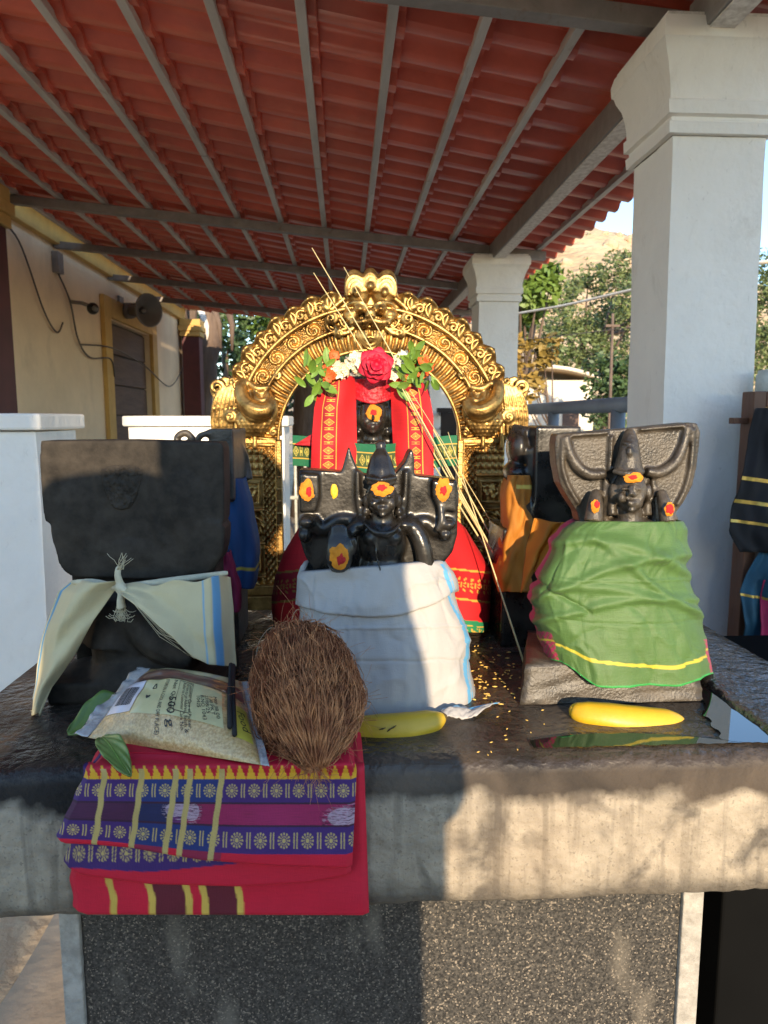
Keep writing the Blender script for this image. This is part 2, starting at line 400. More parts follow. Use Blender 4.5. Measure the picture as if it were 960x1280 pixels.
MB().tube([Vector((hx, hy, hz)) + ax * -.32, Vector((hx, hy, hz)) + ax * -.20], .085, 12).build('driver', M['greymetal'], sp)
m = MB(); m.box((WX + .01, 8.46, 2.62), (WX + .32, 8.50, 2.65)); m.box((WX + .005, 8.40, 2.52), (WX + .03, 8.56, 2.72)); m.box((hx - .02, 8.44, 2.58), (hx + .01, 8.52, 2.62)); m.build('bracket', M['steel'], sp, smooth=False)
MB().ell(Vector((hx, hy, hz)) + ax * .0, .04).build('throat_plug', M['greymetal'], sp)
def wire(name, pts, r, label, mt=None):
    q = [Vector(p) for p in pts]; out = []
    for i in range(len(q) - 1):
        for k in range(8):
            t = k / 8; a = q[max(i-1, 0)]; b_ = q[i]; c = q[i+1]; d = q[min(i+2, len(q)-1)]
            out.append(.5 * ((2*b_) + (c - a) * t + (2*a - 5*b_ + 4*c - d) * t*t + (3*b_ - a - 3*c + d) * t**3))
    out.append(q[-1])
    return tag(MB().tube(out, r, 6).build(name, mt or M['wire'], None), label, 'wire')
wire('electric_wire', [(WX + .03, 5.5, 2.80), (WX + .03, 5.9, 2.72), (WX + .03, 6.3, 2.25), (WX + .03, 6.55, 2.10), (WX + .03, 6.7, 2.2)], .008, 'drooping thin wire on cream wall left of the security camera')
wire('electric_wire', [(WX + .03, 6.66, 2.62), (WX + .03, 6.9, 2.42), (WX + .03, 7.05, 2.1), (WX + .03, 7.35, 1.95), (WX + .055, 7.9, 1.98), (WX + .06, 8.0, 1.8)], .009, 'wire running down cream wall below the security camera')
wire('electric_wire', [(WX + .03, 7.1, 2.05), (WX + .06, 8.0, 2.1), (WX + .06, 9.2, 2.0), (WX + .06, 10.4, 1.80), (WX + .06, 11.2, 2.05)], .008, 'long slack wire along cream wall above the door')

# ------------------------------------------------------------------ railing on the right
rl = thing('metal_railing', 'grey tubular metal railing running between the white pillars', 'railing', (1.13, 4, 0))
for (a, b_) in ((2.5, 5.14), (5.45, 8.38)):
    MB().tube([(1.13, a, 1.405), (1.13, b_, 1.405)], .032, 12).build('rail', M['steel_lt'], rl)
    MB().tube([(1.13, a, 1.235), (1.13, b_, 1.235)], .022, 12).build('rail', M['steel_lt'], rl)
    k = 0
    while a + .42 + k * .92 < b_:
        y = a + .42 + k * .92
        MB().tube([(1.13, y, 0), (1.13, y, 1.385)], .03, 12).build('post', M['steel_lt'], rl); k += 1

# ------------------------------------------------------------------ altar
al = thing('stone_altar', 'weathered stone altar slab on a granite-faced pedestal', 'altar', (.06, 1.4, 0))
ZT = .97
def slab_mat():
    m = mat('weathered_slab', (.24, .20, .15), .9, col2=(.43, .365, .275), vs=30, bump=.8, bs=90, lo=.3, hi=.7, detail=10)
    t = m.node_tree; L = t.links; b = t.nodes['Principled BSDF']
    tc = node(t, 'ShaderNodeTexCoord'); sx = node(t, 'ShaderNodeSeparateXYZ'); L.new(tc.outputs['Object'], sx.inputs[0])
    def nz(scale, st, det=5, dist=0):
        mp = node(t, 'ShaderNodeMapping'); mp.inputs['Scale'].default_value = st; L.new(tc.outputs['Object'], mp.inputs[0])
        n = node(t, 'ShaderNodeTexNoise'); n.inputs['Scale'].default_value = scale; n.inputs['Detail'].default_value = det; n.inputs['Distortion'].default_value = dist; L.new(mp.outputs[0], n.inputs[0]); return n
    def mr(src, a, b_, c, d):
        n = node(t, 'ShaderNodeMapRange'); L.new(src, n.inputs[0])
        for i, v in enumerate((a, b_, c, d)): n.inputs[i + 1].default_value = v
        return n.outputs[0]
    def op(o, a, b_):
        n = node(t, 'ShaderNodeMath', operation=o)
        for i, v in enumerate((a, b_)):
            if isinstance(v, (int, float)): n.inputs[i].default_value = v
            else: L.new(v, n.inputs[i])
        return n.outputs[0]
    base = b.inputs['Base Color'].links[0].from_socket
    def mix(fac, a, col):
        n = node(t, 'ShaderNodeMix', data_type='RGBA'); L.new(fac, n.inputs['Factor']); L.new(a, n.inputs['A'])
        n.inputs['B'].default_value = (*col, 1); return n.outputs['Result']
    # vertical grime streaks and dark blotches on the fascia
    st = mr(nz(52, (1, 1, .07), 9, .25).outputs[0], .50, .68, 0, .72)
    c = mix(st, base, (.085, .072, .058))
    bl = mr(nz(15, (1, 1, .8), 12, .5).outputs[0], .54, .64, 0, .85)
    c = mix(bl, c, (.075, .065, .055))
    c = mix(mr(nz(240, (1, 1, 1), 3).outputs[0], .58, .68, 0, .4), c, (.06, .05, .04)); c = mix(mr(nz(6, (1, 1, .5), 8).outputs[0], .5, .75, 0, .25), c, (.20, .13, .07))
    # lower lip grime: height mask with ragged edge (object origin z = 0 at ground)
    zz = op('ADD', sx.outputs[2], mr(nz(18, (1, 1, 1)).outputs[0], 0, 1, -.03, .03))
    low = mr(zz, .838, .812, 0, .75); c = mix(low, c, (.07, .06, .05))
    wet = mr(zz, .922, .938, 0, 1)
    wn = nz(7, (1, 1, 1), 6, .6)
    wetcol = node(t, 'ShaderNodeValToRGB'); L.new(wn.outputs[0], wetcol.inputs[0])
    wetcol.color_ramp.elements[0].position = .38; wetcol.color_ramp.elements[0].color = (.020, .016, .013, 1)
    wetcol.color_ramp.elements[1].position = .68; wetcol.color_ramp.elements[1].color = (.105, .080, .058, 1)
    n = node(t, 'ShaderNodeMix', data_type='RGBA'); L.new(wet, n.inputs['Factor']); L.new(c, n.inputs['A']); L.new(wetcol.outputs[0], n.inputs['B'])
    L.new(n.outputs['Result'], b.inputs['Base Color'])
    top = mr(sx.outputs[2], .955, .966, 0, 1)
    film = mr(nz(9, (1, 1, 1), 4, .5).outputs[0], .42, .60, .05, .42)
    r1 = node(t, 'ShaderNodeMix', data_type='FLOAT'); L.new(top, r1.inputs[0]); r1.inputs[2].default_value = .95; L.new(film, r1.inputs[3])
    L.new(r1.outputs[0], b.inputs['Roughness'])
    b.inputs['IOR'].default_value = 1.45
    return m
M['slab'] = slab_mat()
SX0, SX1 = -.485, .66
prof = [(2.05, ZT), (1.6, ZT), (1.3, ZT), (1.1, ZT), (1.0, ZT), (.93, ZT), (.88, ZT), (.84, ZT), (.80, ZT), (.772, ZT), (.757, .9685), (.747, .963), (.741, .953), (.737, .940), (.734, .926), (.7335, .905), (.733, .88), (.733, .86), (.733, .84), (.734, .82), (.738, .808), (.746, .801), (.80, .80), (1.2, .80), (2.05, .80)]
def slabf(u, v):
    k = round(v * len(prof)) % len(prof); y, z = prof[k]; x = SX0 + (SX1 - SX0) * u
    if y < .79:
        y += .004 * n3(x * 7, z * 9, 1) + .0016 * n3(x * 40, z * 40, 2)
        if z < .82: z += .002 * n3(x * 14, 5, 2) + .003 * n3(x * 60, 1, 4)
    if z > .95: z += .0012 * n3(x * 9, y * 9, 7)
    return Vector((x, y, z))
m = MB(); m.grid(slabf, 150, len(prof), cv=True)
NP = len(prof); m.f.append(tuple(range(NP))); m.f.append(tuple(150 * NP + j for j in range(NP))[::-1])
o = m.build('slab', M['slab'], al, base=(0, 0, 0)); o.location = -al.location
for v in o.data.vertices: v.co += al.location
o.modifiers.new('es', 'EDGE_SPLIT').split_angle = math.radians(50)
# raised rim and drain channel at the right of the slab
def granite(name, c1, c2, c3):
    m = mat(name, c1, .45, col2=c2, vs=260, bump=.12, bs=300, lo=.42, hi=.6)
    t = m.node_tree; L = t.links; b = t.nodes['Principled BSDF']; base = b.inputs['Base Color'].links[0].from_socket
    tc = node(t, 'ShaderNodeTexCoord'); vo = node(t, 'ShaderNodeTexVoronoi'); vo.inputs['Scale'].default_value = 420; L.new(tc.outputs['Object'], vo.inputs[0])
    cr = node(t, 'ShaderNodeValToRGB'); L.new(vo.outputs['Color'], cr.inputs[0]); cr.color_ramp.elements[0].position = .74; cr.color_ramp.elements[1].position = .86
    mx = node(t, 'ShaderNodeMix', data_type='RGBA'); L.new(cr.outputs[0], mx.inputs['Factor']); L.new(base, mx.inputs['A']); mx.inputs['B'].default_value = (*c3, 1)
    mp = node(t, 'ShaderNodeMapping'); mp.inputs['Scale'].default_value = (1, 1, .35); L.new(tc.outputs['Object'], mp.inputs[0])
    n2 = node(t, 'ShaderNodeTexNoise'); n2.inputs['Scale'].default_value = 16; n2.inputs['Detail'].default_value = 3; L.new(mp.outputs[0], n2.inputs[0])
    c2_ = node(t, 'ShaderNodeValToRGB'); L.new(n2.outputs[0], c2_.inputs[0]); c2_.color_ramp.elements[0].position = .60; c2_.color_ramp.elements[1].position = .72
    c2_.color_ramp.elements[0].color = (0, 0, 0, 1); c2_.color_ramp.elements[1].color = (.45, .45, .45, 1)
    m2 = node(t, 'ShaderNodeMix', data_type='RGBA'); L.new(c2_.outputs[0], m2.inputs['Factor']); L.new(mx.outputs['Result'], m2.inputs['A']); m2.inputs['B'].default_value = (.22, .19, .15, 1)
    L.new(m2.outputs['Result'], b.inputs['Base Color']); return m
M['granite'] = granite('black_granite', (.018, .017, .016), (.072, .065, .056), (.24, .20, .155))
M['granite_lt'] = mat('grey_cut_granite', (.27, .25, .22), .7, col2=(.42, .39, .35), vs=60, bump=.5, bs=120)
MB().box((-.340, .853, 0.006), (.443, 1.95, .799)).build('granite_panel', M['granite'], al, smooth=False)
MB().box((-.366, .846, 0.006), (-.341, 1.95, .7985)).build('edge_strip', M['granite_lt'], al, smooth=False, bevel=.002)
MB().box((.444, .846, 0.006), (.472, 1.95, .7985)).build('edge_strip', M['granite_lt'], al, smooth=False, bevel=.002)
M['gapshade'] = mat('painted_gap_shade', (.004, .004, .004), .95, spec=.1)  # near-black base colour stands in for shade in the gap
o = MB().box((.60, 1.02, 0.006), (1.25, 1.9, .74)).build('gap_shade_block', M['gapshade'], None, smooth=False, bevel=.004); tag(o, 'added stone block, blackened to stand in for shade right of the altar pedestal', 'stone block')  # added block, its black colour paints the shade beside the pedestal
M['wetrim'] = mat('wet_rough_rim', (.020, .019, .020), .16, col2=(.06, .055, .05), vs=30, bump=.9, bs=70, ior=2.2)
def rimf(u, v):
    y = .775 + 1.25 * u; k = v
    pts = [(.508, .9705), (.511, .9765), (.518, .979), (.54, .980), (.58, .980), (.62, .979), (.652, .976), (.655, .9705)]
    i = round(v * 7); x, z = pts[i]
    x += -.02 * max(0, (.86 - y) / .1) * 0
    return Vector((x + .003 * n3(y * 20, 4) * (1 if i < 2 else 0), y, z + .0022 * n3(x * 60, y * 60)))
MB().grid(rimf, 150, 7).build('wet_rim', M['wetrim'], al)
# water lying in the shallow channel
M['water'] = mat('still_water', (.012, .011, .010), .015, ior=2.6, var=.05)
wp = [(.470, .925), (.482, .905), (.476, .875), (.452, .850), (.462, .835), (.447, .815), (.455, .797), (.440, .783), (.452, .772), (.476, .7685), (.500, .767), (.505, .772), (.5055, .86), (.5055, 1.0), (.5055, 1.2), (.488, 1.2), (.487, 1.0)]
cx_, cy_ = .49, .87
m = MB(); pts = [Vector(p) for p in wp]
for _ in range(3):                                                # soften the outline of the puddle
    q_ = []
    for i in range(len(pts)):
        a, b_ = pts[i], pts[(i + 1) % len(pts)]; q_ += [a.lerp(b_, .25), a.lerp(b_, .75)]
    pts = q_
pts = [p + Vector((.0016 * n3(p.x * 300, p.y * 300), .0016 * n3(p.y * 300, p.x * 300, 5))) for p in pts]
m.add([(p.x, p.y, ZT + .0030) for p in pts] , [tuple(range(len(pts)))])
o = m.build('puddle', M['water'], None, smooth=False); tag(o, kind='structure')
# thin water sheet in front of the right banana
wp = [(.215 + .27 * t, .775 + .028 * abs(math.sin(3 * t + .5)) + .006 * n3(t * 30, 1)) for t in [k / 30 for k in range(31)]]
wq = [(.485 - .27 * t, .769 + .004 * n3(t * 20, 9)) for t in [k / 30 for k in range(31)]]
m = MB().add([(x, y, ZT + .0028) for x, y in wp + wq], [tuple(range(62))])
o = m.build('puddle', M['water'], None, smooth=False); tag(o, kind='structure')

# ------------------------------------------------------------------ cloth cabinet at the right
cb = thing('wooden_cabinet', 'brown wooden wire-mesh cabinet beside the nearest pillar', 'cabinet', (1.5, 2.2, 0))
YC = 2.05
c0 = at(929, 700, YC).x
ztop_ = at(925, 489, YC).z; zbot_ = .60
MB().box((c0, YC, zbot_), (c0 + .038, YC + .065, ztop_)).build('stile', M['brown'], cb, smooth=False, bevel=.003)
MB().box((c0 + .80, YC, zbot_), (c0 + .838, YC + .065, ztop_)).build('stile', M['brown'], cb, smooth=False, bevel=.003)
MB().box((c0 + .039, YC, ztop_ - .045), (c0 + .799, YC + .065, ztop_ - .001)).build('top_rail', M['brown'], cb, smooth=False, bevel=.003)
MB().box((c0 + .039, YC, zbot_), (c0 + .799, YC + .065, zbot_ + .05)).build('bottom_rail', M['brown'], cb, smooth=False, bevel=.003)
MB().box((c0 + .039, YC + .055, zbot_ + .051), (c0 + .799, YC + .065, ztop_ - .046)).build('back_board', M['darkwood'], cb, smooth=False)
m = MB()
for k in range(17): m.tube([(c0 + .05 + k * .045, YC + .03, zbot_ + .05), (c0 + .05 + k * .045, YC + .03, ztop_ - .045)], .0012, 4)
for k in range(18): m.tube([(c0 + .039, YC + .033, zbot_ + .07 + k * .04), (c0 + .799, YC + .033, zbot_ + .07 + k * .04)], .0012, 4)
m.build('wire_mesh', M['steel'], cb)
for zz in (at(905, 526, YC).z, at(905, 812, YC).z):
    MB().box((c0 - .045, YC + .02, zz - .009), (c0 - .001, YC + .05, zz + .009)).build('mounting_strap', M['brown'], cb, smooth=False, bevel=.002)
M['clothdark'] = mat('black_cloth', (.008, .008, .010), .85, weave=.3, var=.3)
M['goldthread'] = mat('gold_thread', (.55, .36, .07), .4, metal=.4, var=.2, vs=60)
M['tealcloth'] = mat('teal_cloth', (.012, .07, .115), .75, weave=.3, var=.3)
M['magentacloth'] = mat('magenta_cloth', (.36, .012, .07), .75, weave=.3, var=.25)
def hang(name, outline, Y, mt, label, amp=.012, fr=38, stripes=()):
    # hanging cloth: outline rows (py, pxl, pxr); pleats in depth
    rows = outline
    def f(u, v):
        py = rows[0][0] + (rows[-1][0] - rows[0][0]) * v
        a = interp(py, [(r[0], r[1]) for r in rows]); b_ = interp(py, [(r[0], r[2]) for r in rows])
        p = at(a + (b_ - a) * u, py, Y)
        p.y += amp * math.sin(u * fr / 6 + 2 * n3(v * 3, u * 2)) - .02 * math.sin(math.pi * u) + .008 * n3(u * 8, v * 8, 5)
        return p
    m = MB().grid(f, 40, 40)
    t = thing(name, label, 'cloth', f(.5, 1))
    m.build('drape', mt, t, solid=.002)
    for (v0, v1) in stripes:
        mm = MB().grid(lambda u, v: f(u, v0 + (v1 - v0) * v + .06 * (u - .5)) + Vector((0, -.003, 0)), 40, 2); mm.build('gold_stripe', M['goldthread'], t)
    return t
hang('hanging_cloth', [(510, 945, 985), (560, 935, 1000), (620, 918, 1010), (665, 910, 1005), (690, 925, 1000)], YC - .03, M['clothdark'], 'black cloth with gold stripes hung over the cabinet edge', stripes=((.50, .525), (.66, .685), (.80, .82)))
hang('hanging_cloth', [(690, 950, 985), (740, 925, 990), (800, 930, 992), (850, 934, 995)], YC - .03, M['tealcloth'], 'teal cloth bundle hanging low in the cabinet', stripes=((.35, .37),))
hang('hanging_cloth', [(725, 955, 1010), (780, 950, 1012), (840, 943, 1010), (862, 946, 1000)], YC - .05, M['magentacloth'], 'magenta cloth hanging at the lower right edge of the cabinet')
# glass jar on the cabinet top
M['jar'] = mat('cloudy_plastic', (.45, .46, .42), .25, var=.2, vs=20)
jr = at(958, 480, YC + .1); m = MB()
jp = [(0, .001), (0, .028), (.004, .031), (.05, .031), (.058, .026), (.066, .026), (.07, .001)]
m.grid(lambda u, v: Vector((jr.x + jp[round(v*6)][1]*math.cos(u*2*math.pi), jr.y + jp[round(v*6)][1]*math.sin(u*2*math.pi), ztop_ + .0005 + jp[round(v*6)][0])), 16, 6, cu=True)
tag(m.build('plastic_jar', M['jar'], None), 'small cloudy jar standing on top of the wooden cabinet', 'jar')
# dark standing board far behind the arch
bd = thing('wooden_board', 'dark brown wooden board standing by the far pillar, seen through the arch', 'board', (.93, 6.2, 0))
MB().box((.835, 6.2, 0.01), (1.0, 6.24, 1.40)).build('panel', M['darkwood'], bd, smooth=False, bevel=.004)
MB().box((.80, 6.19, 1.401), (1.03, 6.25, 1.44)).build('top_rail', M['darkwood'], bd, smooth=False, bevel=.004)
# grey gate seen through the arch at left
gt = thing('metal_gate', 'pale grey barred metal gate seen through the arch, left of deity', 'gate', (-.55, 6.6, 0))
x0 = at(344, 560, 6.6).x
for k in range(9): MB().tube([(x0 + k * .09, 6.6, .05), (x0 + k * .09, 6.6, 1.13)], .014, 8).build('bar', M['jar'], gt)
for z in (.10, .62, 1.13): MB().tube([(x0 - .05, 6.6, z), (x0 + .80, 6.6, z)], .02, 8).build('gate_rail', M['jar'], gt)
# ------------------------------------------------------------------ vegetation
def leafmat(name, c, c2): 
    m = mat(name, c, .55, col2=c2, vs=1.6, lo=.3, hi=.7)
    return m
M['leaf_a'] = leafmat('bright_green_leaves', (.075, .14, .020), (.15, .22, .035))
M['leaf_b'] = leafmat('grey_green_leaves', (.085, .125, .040), (.155, .19, .065))
M['leaf_c'] = leafmat('yellow_orange_leaves', (.16, .12, .025), (.32, .20, .04))
M['leaf_d'] = leafmat('deep_green_leaves', (.030, .062, .022), (.07, .12, .035))
def leaves(clumps, n, size, seed, flat=.55):
    rr = random.Random(seed); m = MB(); vs = []; fs = []
    tot = sum(c[3] * c[4] * c[5] for c in clumps)
    for (cx, cy, cz, rx, ry, rz) in clumps:
        k = int(n * rx * ry * rz / tot)
        for _ in range(k):
            d = Vector((rr.gauss(0, 1), rr.gauss(0, 1), rr.gauss(0, 1))).normalized() * (rr.random() ** .45)
            p = Vector((cx + d.x * rx, cy + d.y * ry, cz + d.z * rz))
            if n3(p.x * 1.4 / max(rx, .3) * 1.2, p.y * 1.4 / max(rx, .3), p.z * 1.4 / max(rx, .3) + seed) < -.12: continue
            s = size * rr.uniform(.6, 1.4)
            a = Vector((rr.gauss(0, 1), rr.gauss(0, 1), rr.gauss(0, .6))).normalized(); b_ = a.orthogonal().normalized()
            b_ = (Matrix.Rotation(rr.uniform(0, 6.28), 3, a) @ b_) * (s * flat * .5); a = a * s * .5
            o = len(vs); vs += [p - a, p + b_ * .9, p + a, p - b_ * .9]; fs += [(o, o+1, o+2, o+3)]
    m.add(vs, fs); return m
def branch_tree(name, label, base, top, r0, clumps, mt, n, size, seed, cat='tree', group=None, forks=5):
    t = thing(name, label, cat, base, group); rr = random.Random(seed); base = Vector(base); top = Vector(top)
    m = MB(); pts = []
    for k in range(8):
        f_ = k / 7; p = base.lerp(top, f_); p.x += .06 * n3(f_ * 3, seed) * (top - base).length * .5; p.y += .05 * n3(f_ * 3, seed + 9); pts.append(p)
    m.tube(pts, [r0 * (1 - .6 * k / 7) for k in range(8)], 10)
    for c in clumps[:forks + 6]:
        st = pts[rr.choice((3, 4, 5, 6))]; e = Vector(c[:3]); mid = st.lerp(e, .5) + Vector((0, 0, -.1 * (e - st).length))
        m.tube([st, st.lerp(mid, .6), mid, mid.lerp(e, .5), e], [r0 * .42, r0 * .34, r0 * .26, r0 * .17, r0 * .06], 6)
    m.build('trunk', M['bark'], t)
    leaves(clumps, n, size, seed).build('crown', mt, t, smooth=False)
    return t
def clump_px(lst, Y, dy=1.0):
    out = []
    for (px, py, rp, rq) in lst:
        yy = Y + R.uniform(-dy, dy); p = at(px, py, yy); s = S(yy, p.z); out.append((p.x, p.y, p.z, rp * s, rp * s * .9, rq * s))
    return out
branch_tree('leafy_tree', 'bright green leafy tree beside the second white pillar', (3.0, 13, 0), at(668, 400, 13), .13,
    clump_px([(650, 345, 28, 24), (672, 362, 30, 26), (655, 385, 30, 22), (640, 415, 26, 22), (628, 370, 26, 30), (690, 345, 16, 16)], 13), M['leaf_a'], 5200, .15, 3)
branch_tree('acacia_tree', 'large grey-green feathery tree in front of the rocky hill', (6.2, 20, 0), at(735, 400, 20), .2,
    clump_px([(700, 375, 34, 26), (735, 355, 34, 26), (775, 345, 32, 34), (720, 410, 40, 28), (765, 400, 42, 30), (800, 380, 40, 44), (690, 420, 30, 26), (740, 440, 40, 24), (785, 440, 36, 30), (835, 360, 40, 60), (700, 450, 34, 22), (880, 350, 50, 80), (950, 400, 50, 90)], 20, 1.6), M['leaf_b'], 38000, .12, 5, forks=8)
branch_tree('autumn_shrub', 'shrub with yellow and orange leaves behind the railing', (3.4, 10.5, 0), at(676, 470, 10.5), .05,
    clump_px([(660, 440, 20, 20), (680, 445, 18, 18), (648, 465, 18, 22), (690, 430, 14, 14), (665, 480, 16, 18), (640, 440, 16, 30), (655, 500, 14, 14)], 10.5, .5), M['leaf_c'], 1300, .12, 8, cat='shrub')
branch_tree('green_bush', 'round olive green bush right of the pale hut', (5.0, 14, 0), at(765, 480, 14), .06,
    clump_px([(750, 460, 24, 20), (775, 465, 26, 26), (765, 490, 28, 22), (790, 490, 24, 30), (740, 485, 14, 16), (755, 515, 30, 18)], 14, .6), M['leaf_d'], 3600, .12, 11, cat='shrub')
branch_tree('shade_tree', 'dark green tree behind the arch at left', (-3.0, 15, 0), at(300, 440, 15), .22,
    clump_px([(275, 395, 34, 22), (310, 400, 34, 24), (285, 430, 34, 24), (325, 425, 30, 30), (300, 460, 34, 24), (265, 460, 22, 24), (345, 400, 30, 22), (250, 410, 16, 30), (360, 440, 34, 40), (300, 500, 40, 24), (355, 490, 34, 30), (420, 470, 40, 40), (480, 470, 40, 40), (530, 480, 40, 40)], 15, .9), M['leaf_d'], 9500, .15, 13, forks=8)
leaves(clump_px([(330, 402, 12, 8), (318, 410, 8, 6)], 13, .2), 200, .13, 4).build('leaf_spray', M['leaf_a'], None, smooth=False)
tag(bpy.data.objects['leaf_spray'], 'sunlit yellow-green leaf spray hanging under the roof edge left of the crest', 'branch')
# old banyan trunk with hanging roots, left of the arch
bt = thing('banyan_trunk', 'gnarled dark banyan trunk with hanging roots beside the temple column', 'tree', (-2.6, 12.6, 0))
rr = random.Random(4); m = MB()
for k in range(13):
    px0 = 232 + rr.uniform(-10, 34); px1 = px0 + rr.uniform(-14, 20); yy = 12.6 + rr.uniform(-.4, .4); pts = []
    for j in range(9):
        f_ = j / 8; p = at(px0 + (px1 - px0) * f_ + 7 * n3(f_ * 4, k), 540 - 175 * f_, yy); pts.append(p)
    b0 = pts[0].copy(); b0.z = 0; m.tube([b0] + pts, [rr.uniform(.06, .17) * (1 - .3 * j / 9) for j in range(10)], 8)
m.build('trunk', M['bark'], bt, remesh=.035, sm=2)
for k in range(3):
    p = at(246 + 18 * k, 372, 12.2); q = at(262 + 14 * k, 440, 12.2)
    MB().tube([p, p.lerp(q, .5) + Vector((.05, 0, 0)), q], [.07, .05, .02], 7).build('root', M['chips'] if k == 0 else M['bark'], bt)
# tree trunk seen through the arch
tt = thing('tree_trunk', 'brown tree trunk seen through the arch beside the red cloth', 'tree', (-.45, 9.8, 0))
p0 = at(383, 545, 9.8); MB().tube([(p0.x, 9.8, 0), (p0.x + .02, 9.8, .6), (p0.x - .02, 9.8, 1.2), (p0.x + .03, 9.8, 2.0), (p0.x, 9.8, 3.4)], [.24, .2, .17, .17, .16], 14).build('trunk', M['bark'], tt)
leaves([(p0.x, 9.9, 4.0, 1.2, 1.2, .8)], 900, .16, 21).build('crown', M['leaf_d'], tt, smooth=False)
# hill
M['hill'] = mat('sandy_rock_hill', (.40, .28, .16), .95, col2=(.56, .42, .27), vs=.10, bump=.9, bs=.6, stretch=(1, 1, 2.5))
def hillf(u, v):
    x = -60 + 230 * u; y = 62 + 130 * v
    prof_ = math.exp(-((x - 36) / 34) ** 2) * 1.0 + .5 * math.exp(-((x - 85) / 40) ** 2) + .16
    rise = sst(0, .62, v)
    z = 31.5 * prof_ * rise * (1 - .12 * v) + 1.7 * n3(x * .07, y * .07) * rise + .8 * n3(x * .3, y * .3, 4) * rise + 1.0 * abs(n3(x * .11, y * .2, 8)) * rise
    return Vector((x, y, z - .3))
o = MB().grid(hillf, 160, 90).build('hill', M['hill'], None, base=(0, 0, 0)); tag(o, kind='structure')
cl = []; rr = random.Random(31)
for _ in range(420):
    u = rr.uniform(.28, .75); v = rr.random() ** 1.3 * .46; p = hillf(u, v); s = rr.uniform(.5, 1.5) * (1.25 - v * 1.3); cl.append((p.x, p.y, p.z + s * .4, s, s, s * .8))
o = leaves(cl, 26000, .5, 6, .7).build('hillside_scrub', M['leaf_b'], None, smooth=False); tag(o, 'scattered grey-green scrub covering the rocky hillside', 'scrub', kind='stuff')
M['boulder'] = mat('hill_boulder', (.38, .28, .18), .95, col2=(.52, .41, .28), vs=.5, bump=.8, bs=2)
bme = []
for k in range(4):
    mm = MB().ell((0, 0, 0), 1, nu=10, nv=7)
    mm.v = [tuple(Vector(v) * (1 + .35 * n3(v[0] * 1.5 + k * 7, v[1] * 1.5, v[2] * 1.5))) for v in mm.v]
    me = mm.mesh('boulder', smooth=False); me.materials.append(M['boulder']); bme.append(me)
bmb = MB()
for k in range(60):
    u = rr.uniform(.36, .52); v = rr.uniform(.05, .5); p = hillf(u, v); s = rr.uniform(.5, 1.5)
    mx_ = Matrix.Translation(p) @ Matrix.Rotation(rr.uniform(0, 6), 4, 'Z') @ Matrix.Diagonal((s, s * rr.uniform(.7, 1.2), s * .8, 1)); src = bme[k % 4]
    bmb.add([mx_ @ v.co for v in src.vertices], [tuple(q.vertices) for q in src.polygons])
tag(bmb.build('hillside_boulders', M['boulder'], None, smooth=False), 'pale boulders strewn over the sandy hillside', 'boulders', kind='stuff')
# pale hut behind the railing
M['hut'] = mat('pale_cream_plaster', (.62, .52, .40), .8, col2=(.74, .66, .54), vs=2, bump=.1)
ht = thing('pale_hut', 'small pale plastered hut behind the railing and shrubs', 'hut', (4.5, 17, 0))
a = at(655, 505, 17).x; b_ = at(742, 505, 17).x; zt = at(700, 462, 17).z
MB().box((a - .8, 17, 0), (b_, 19.5, zt - .25)).build('wall', M['hut'], ht, smooth=False)
def hr(u, v):
    x = a - 1.0 + (b_ - a + 1.2) * u; y = 16.8 + 3.0 * v
    return Vector((x, y, zt - .26 + .34 * math.sin(math.pi * u) ** .8 - .05 * abs(v - .5)))
MB().grid(hr, 24, 8).build('roof', M['hut'], ht, solid=.08)
MB().box((b_ - .75, 16.985, .2), (b_ - .35, 16.998, 1.6)).build('door', M['doorwood'], ht, smooth=False)
# wooden pole and overhead cables
pl = thing('wooden_pole', 'thin wooden utility pole among the trees right of the hut', 'pole', (at(768, 500, 12).x, 12, 0))
q = at(766, 392, 12); MB().tube([(q.x + .04, 12, 0), (q.x + .02, 12, 1.2), (q.x, 12, q.z)], [.034, .03, .024], 10).build('post', M['bark'], pl)
MB().box((q.x - .12, 11.97, q.z - .22), (q.x + .12, 12.03, q.z - .18)).build('cross_arm', M['bark'], pl, smooth=False)
a0 = at(636, 394, 11); a1 = at(800, 360, 8.2)
wire('overhead_cable', [a0 + (a0 - a1) * .8, a0, a0.lerp(a1, .5) - Vector((0, 0, .02)), a1, a1 + (a1 - a0) * .6], .017, 'thick pale cable slanting across the trees behind the pillars', M['hut'])
a0 = at(630, 428, 11); a1 = at(800, 408, 9)
wire('overhead_cable', [a0 + (a0 - a1) * .8, a0, a1, a1 + (a1 - a0) * .6], .006, 'thin dark lower cable across the trees behind the pillars')

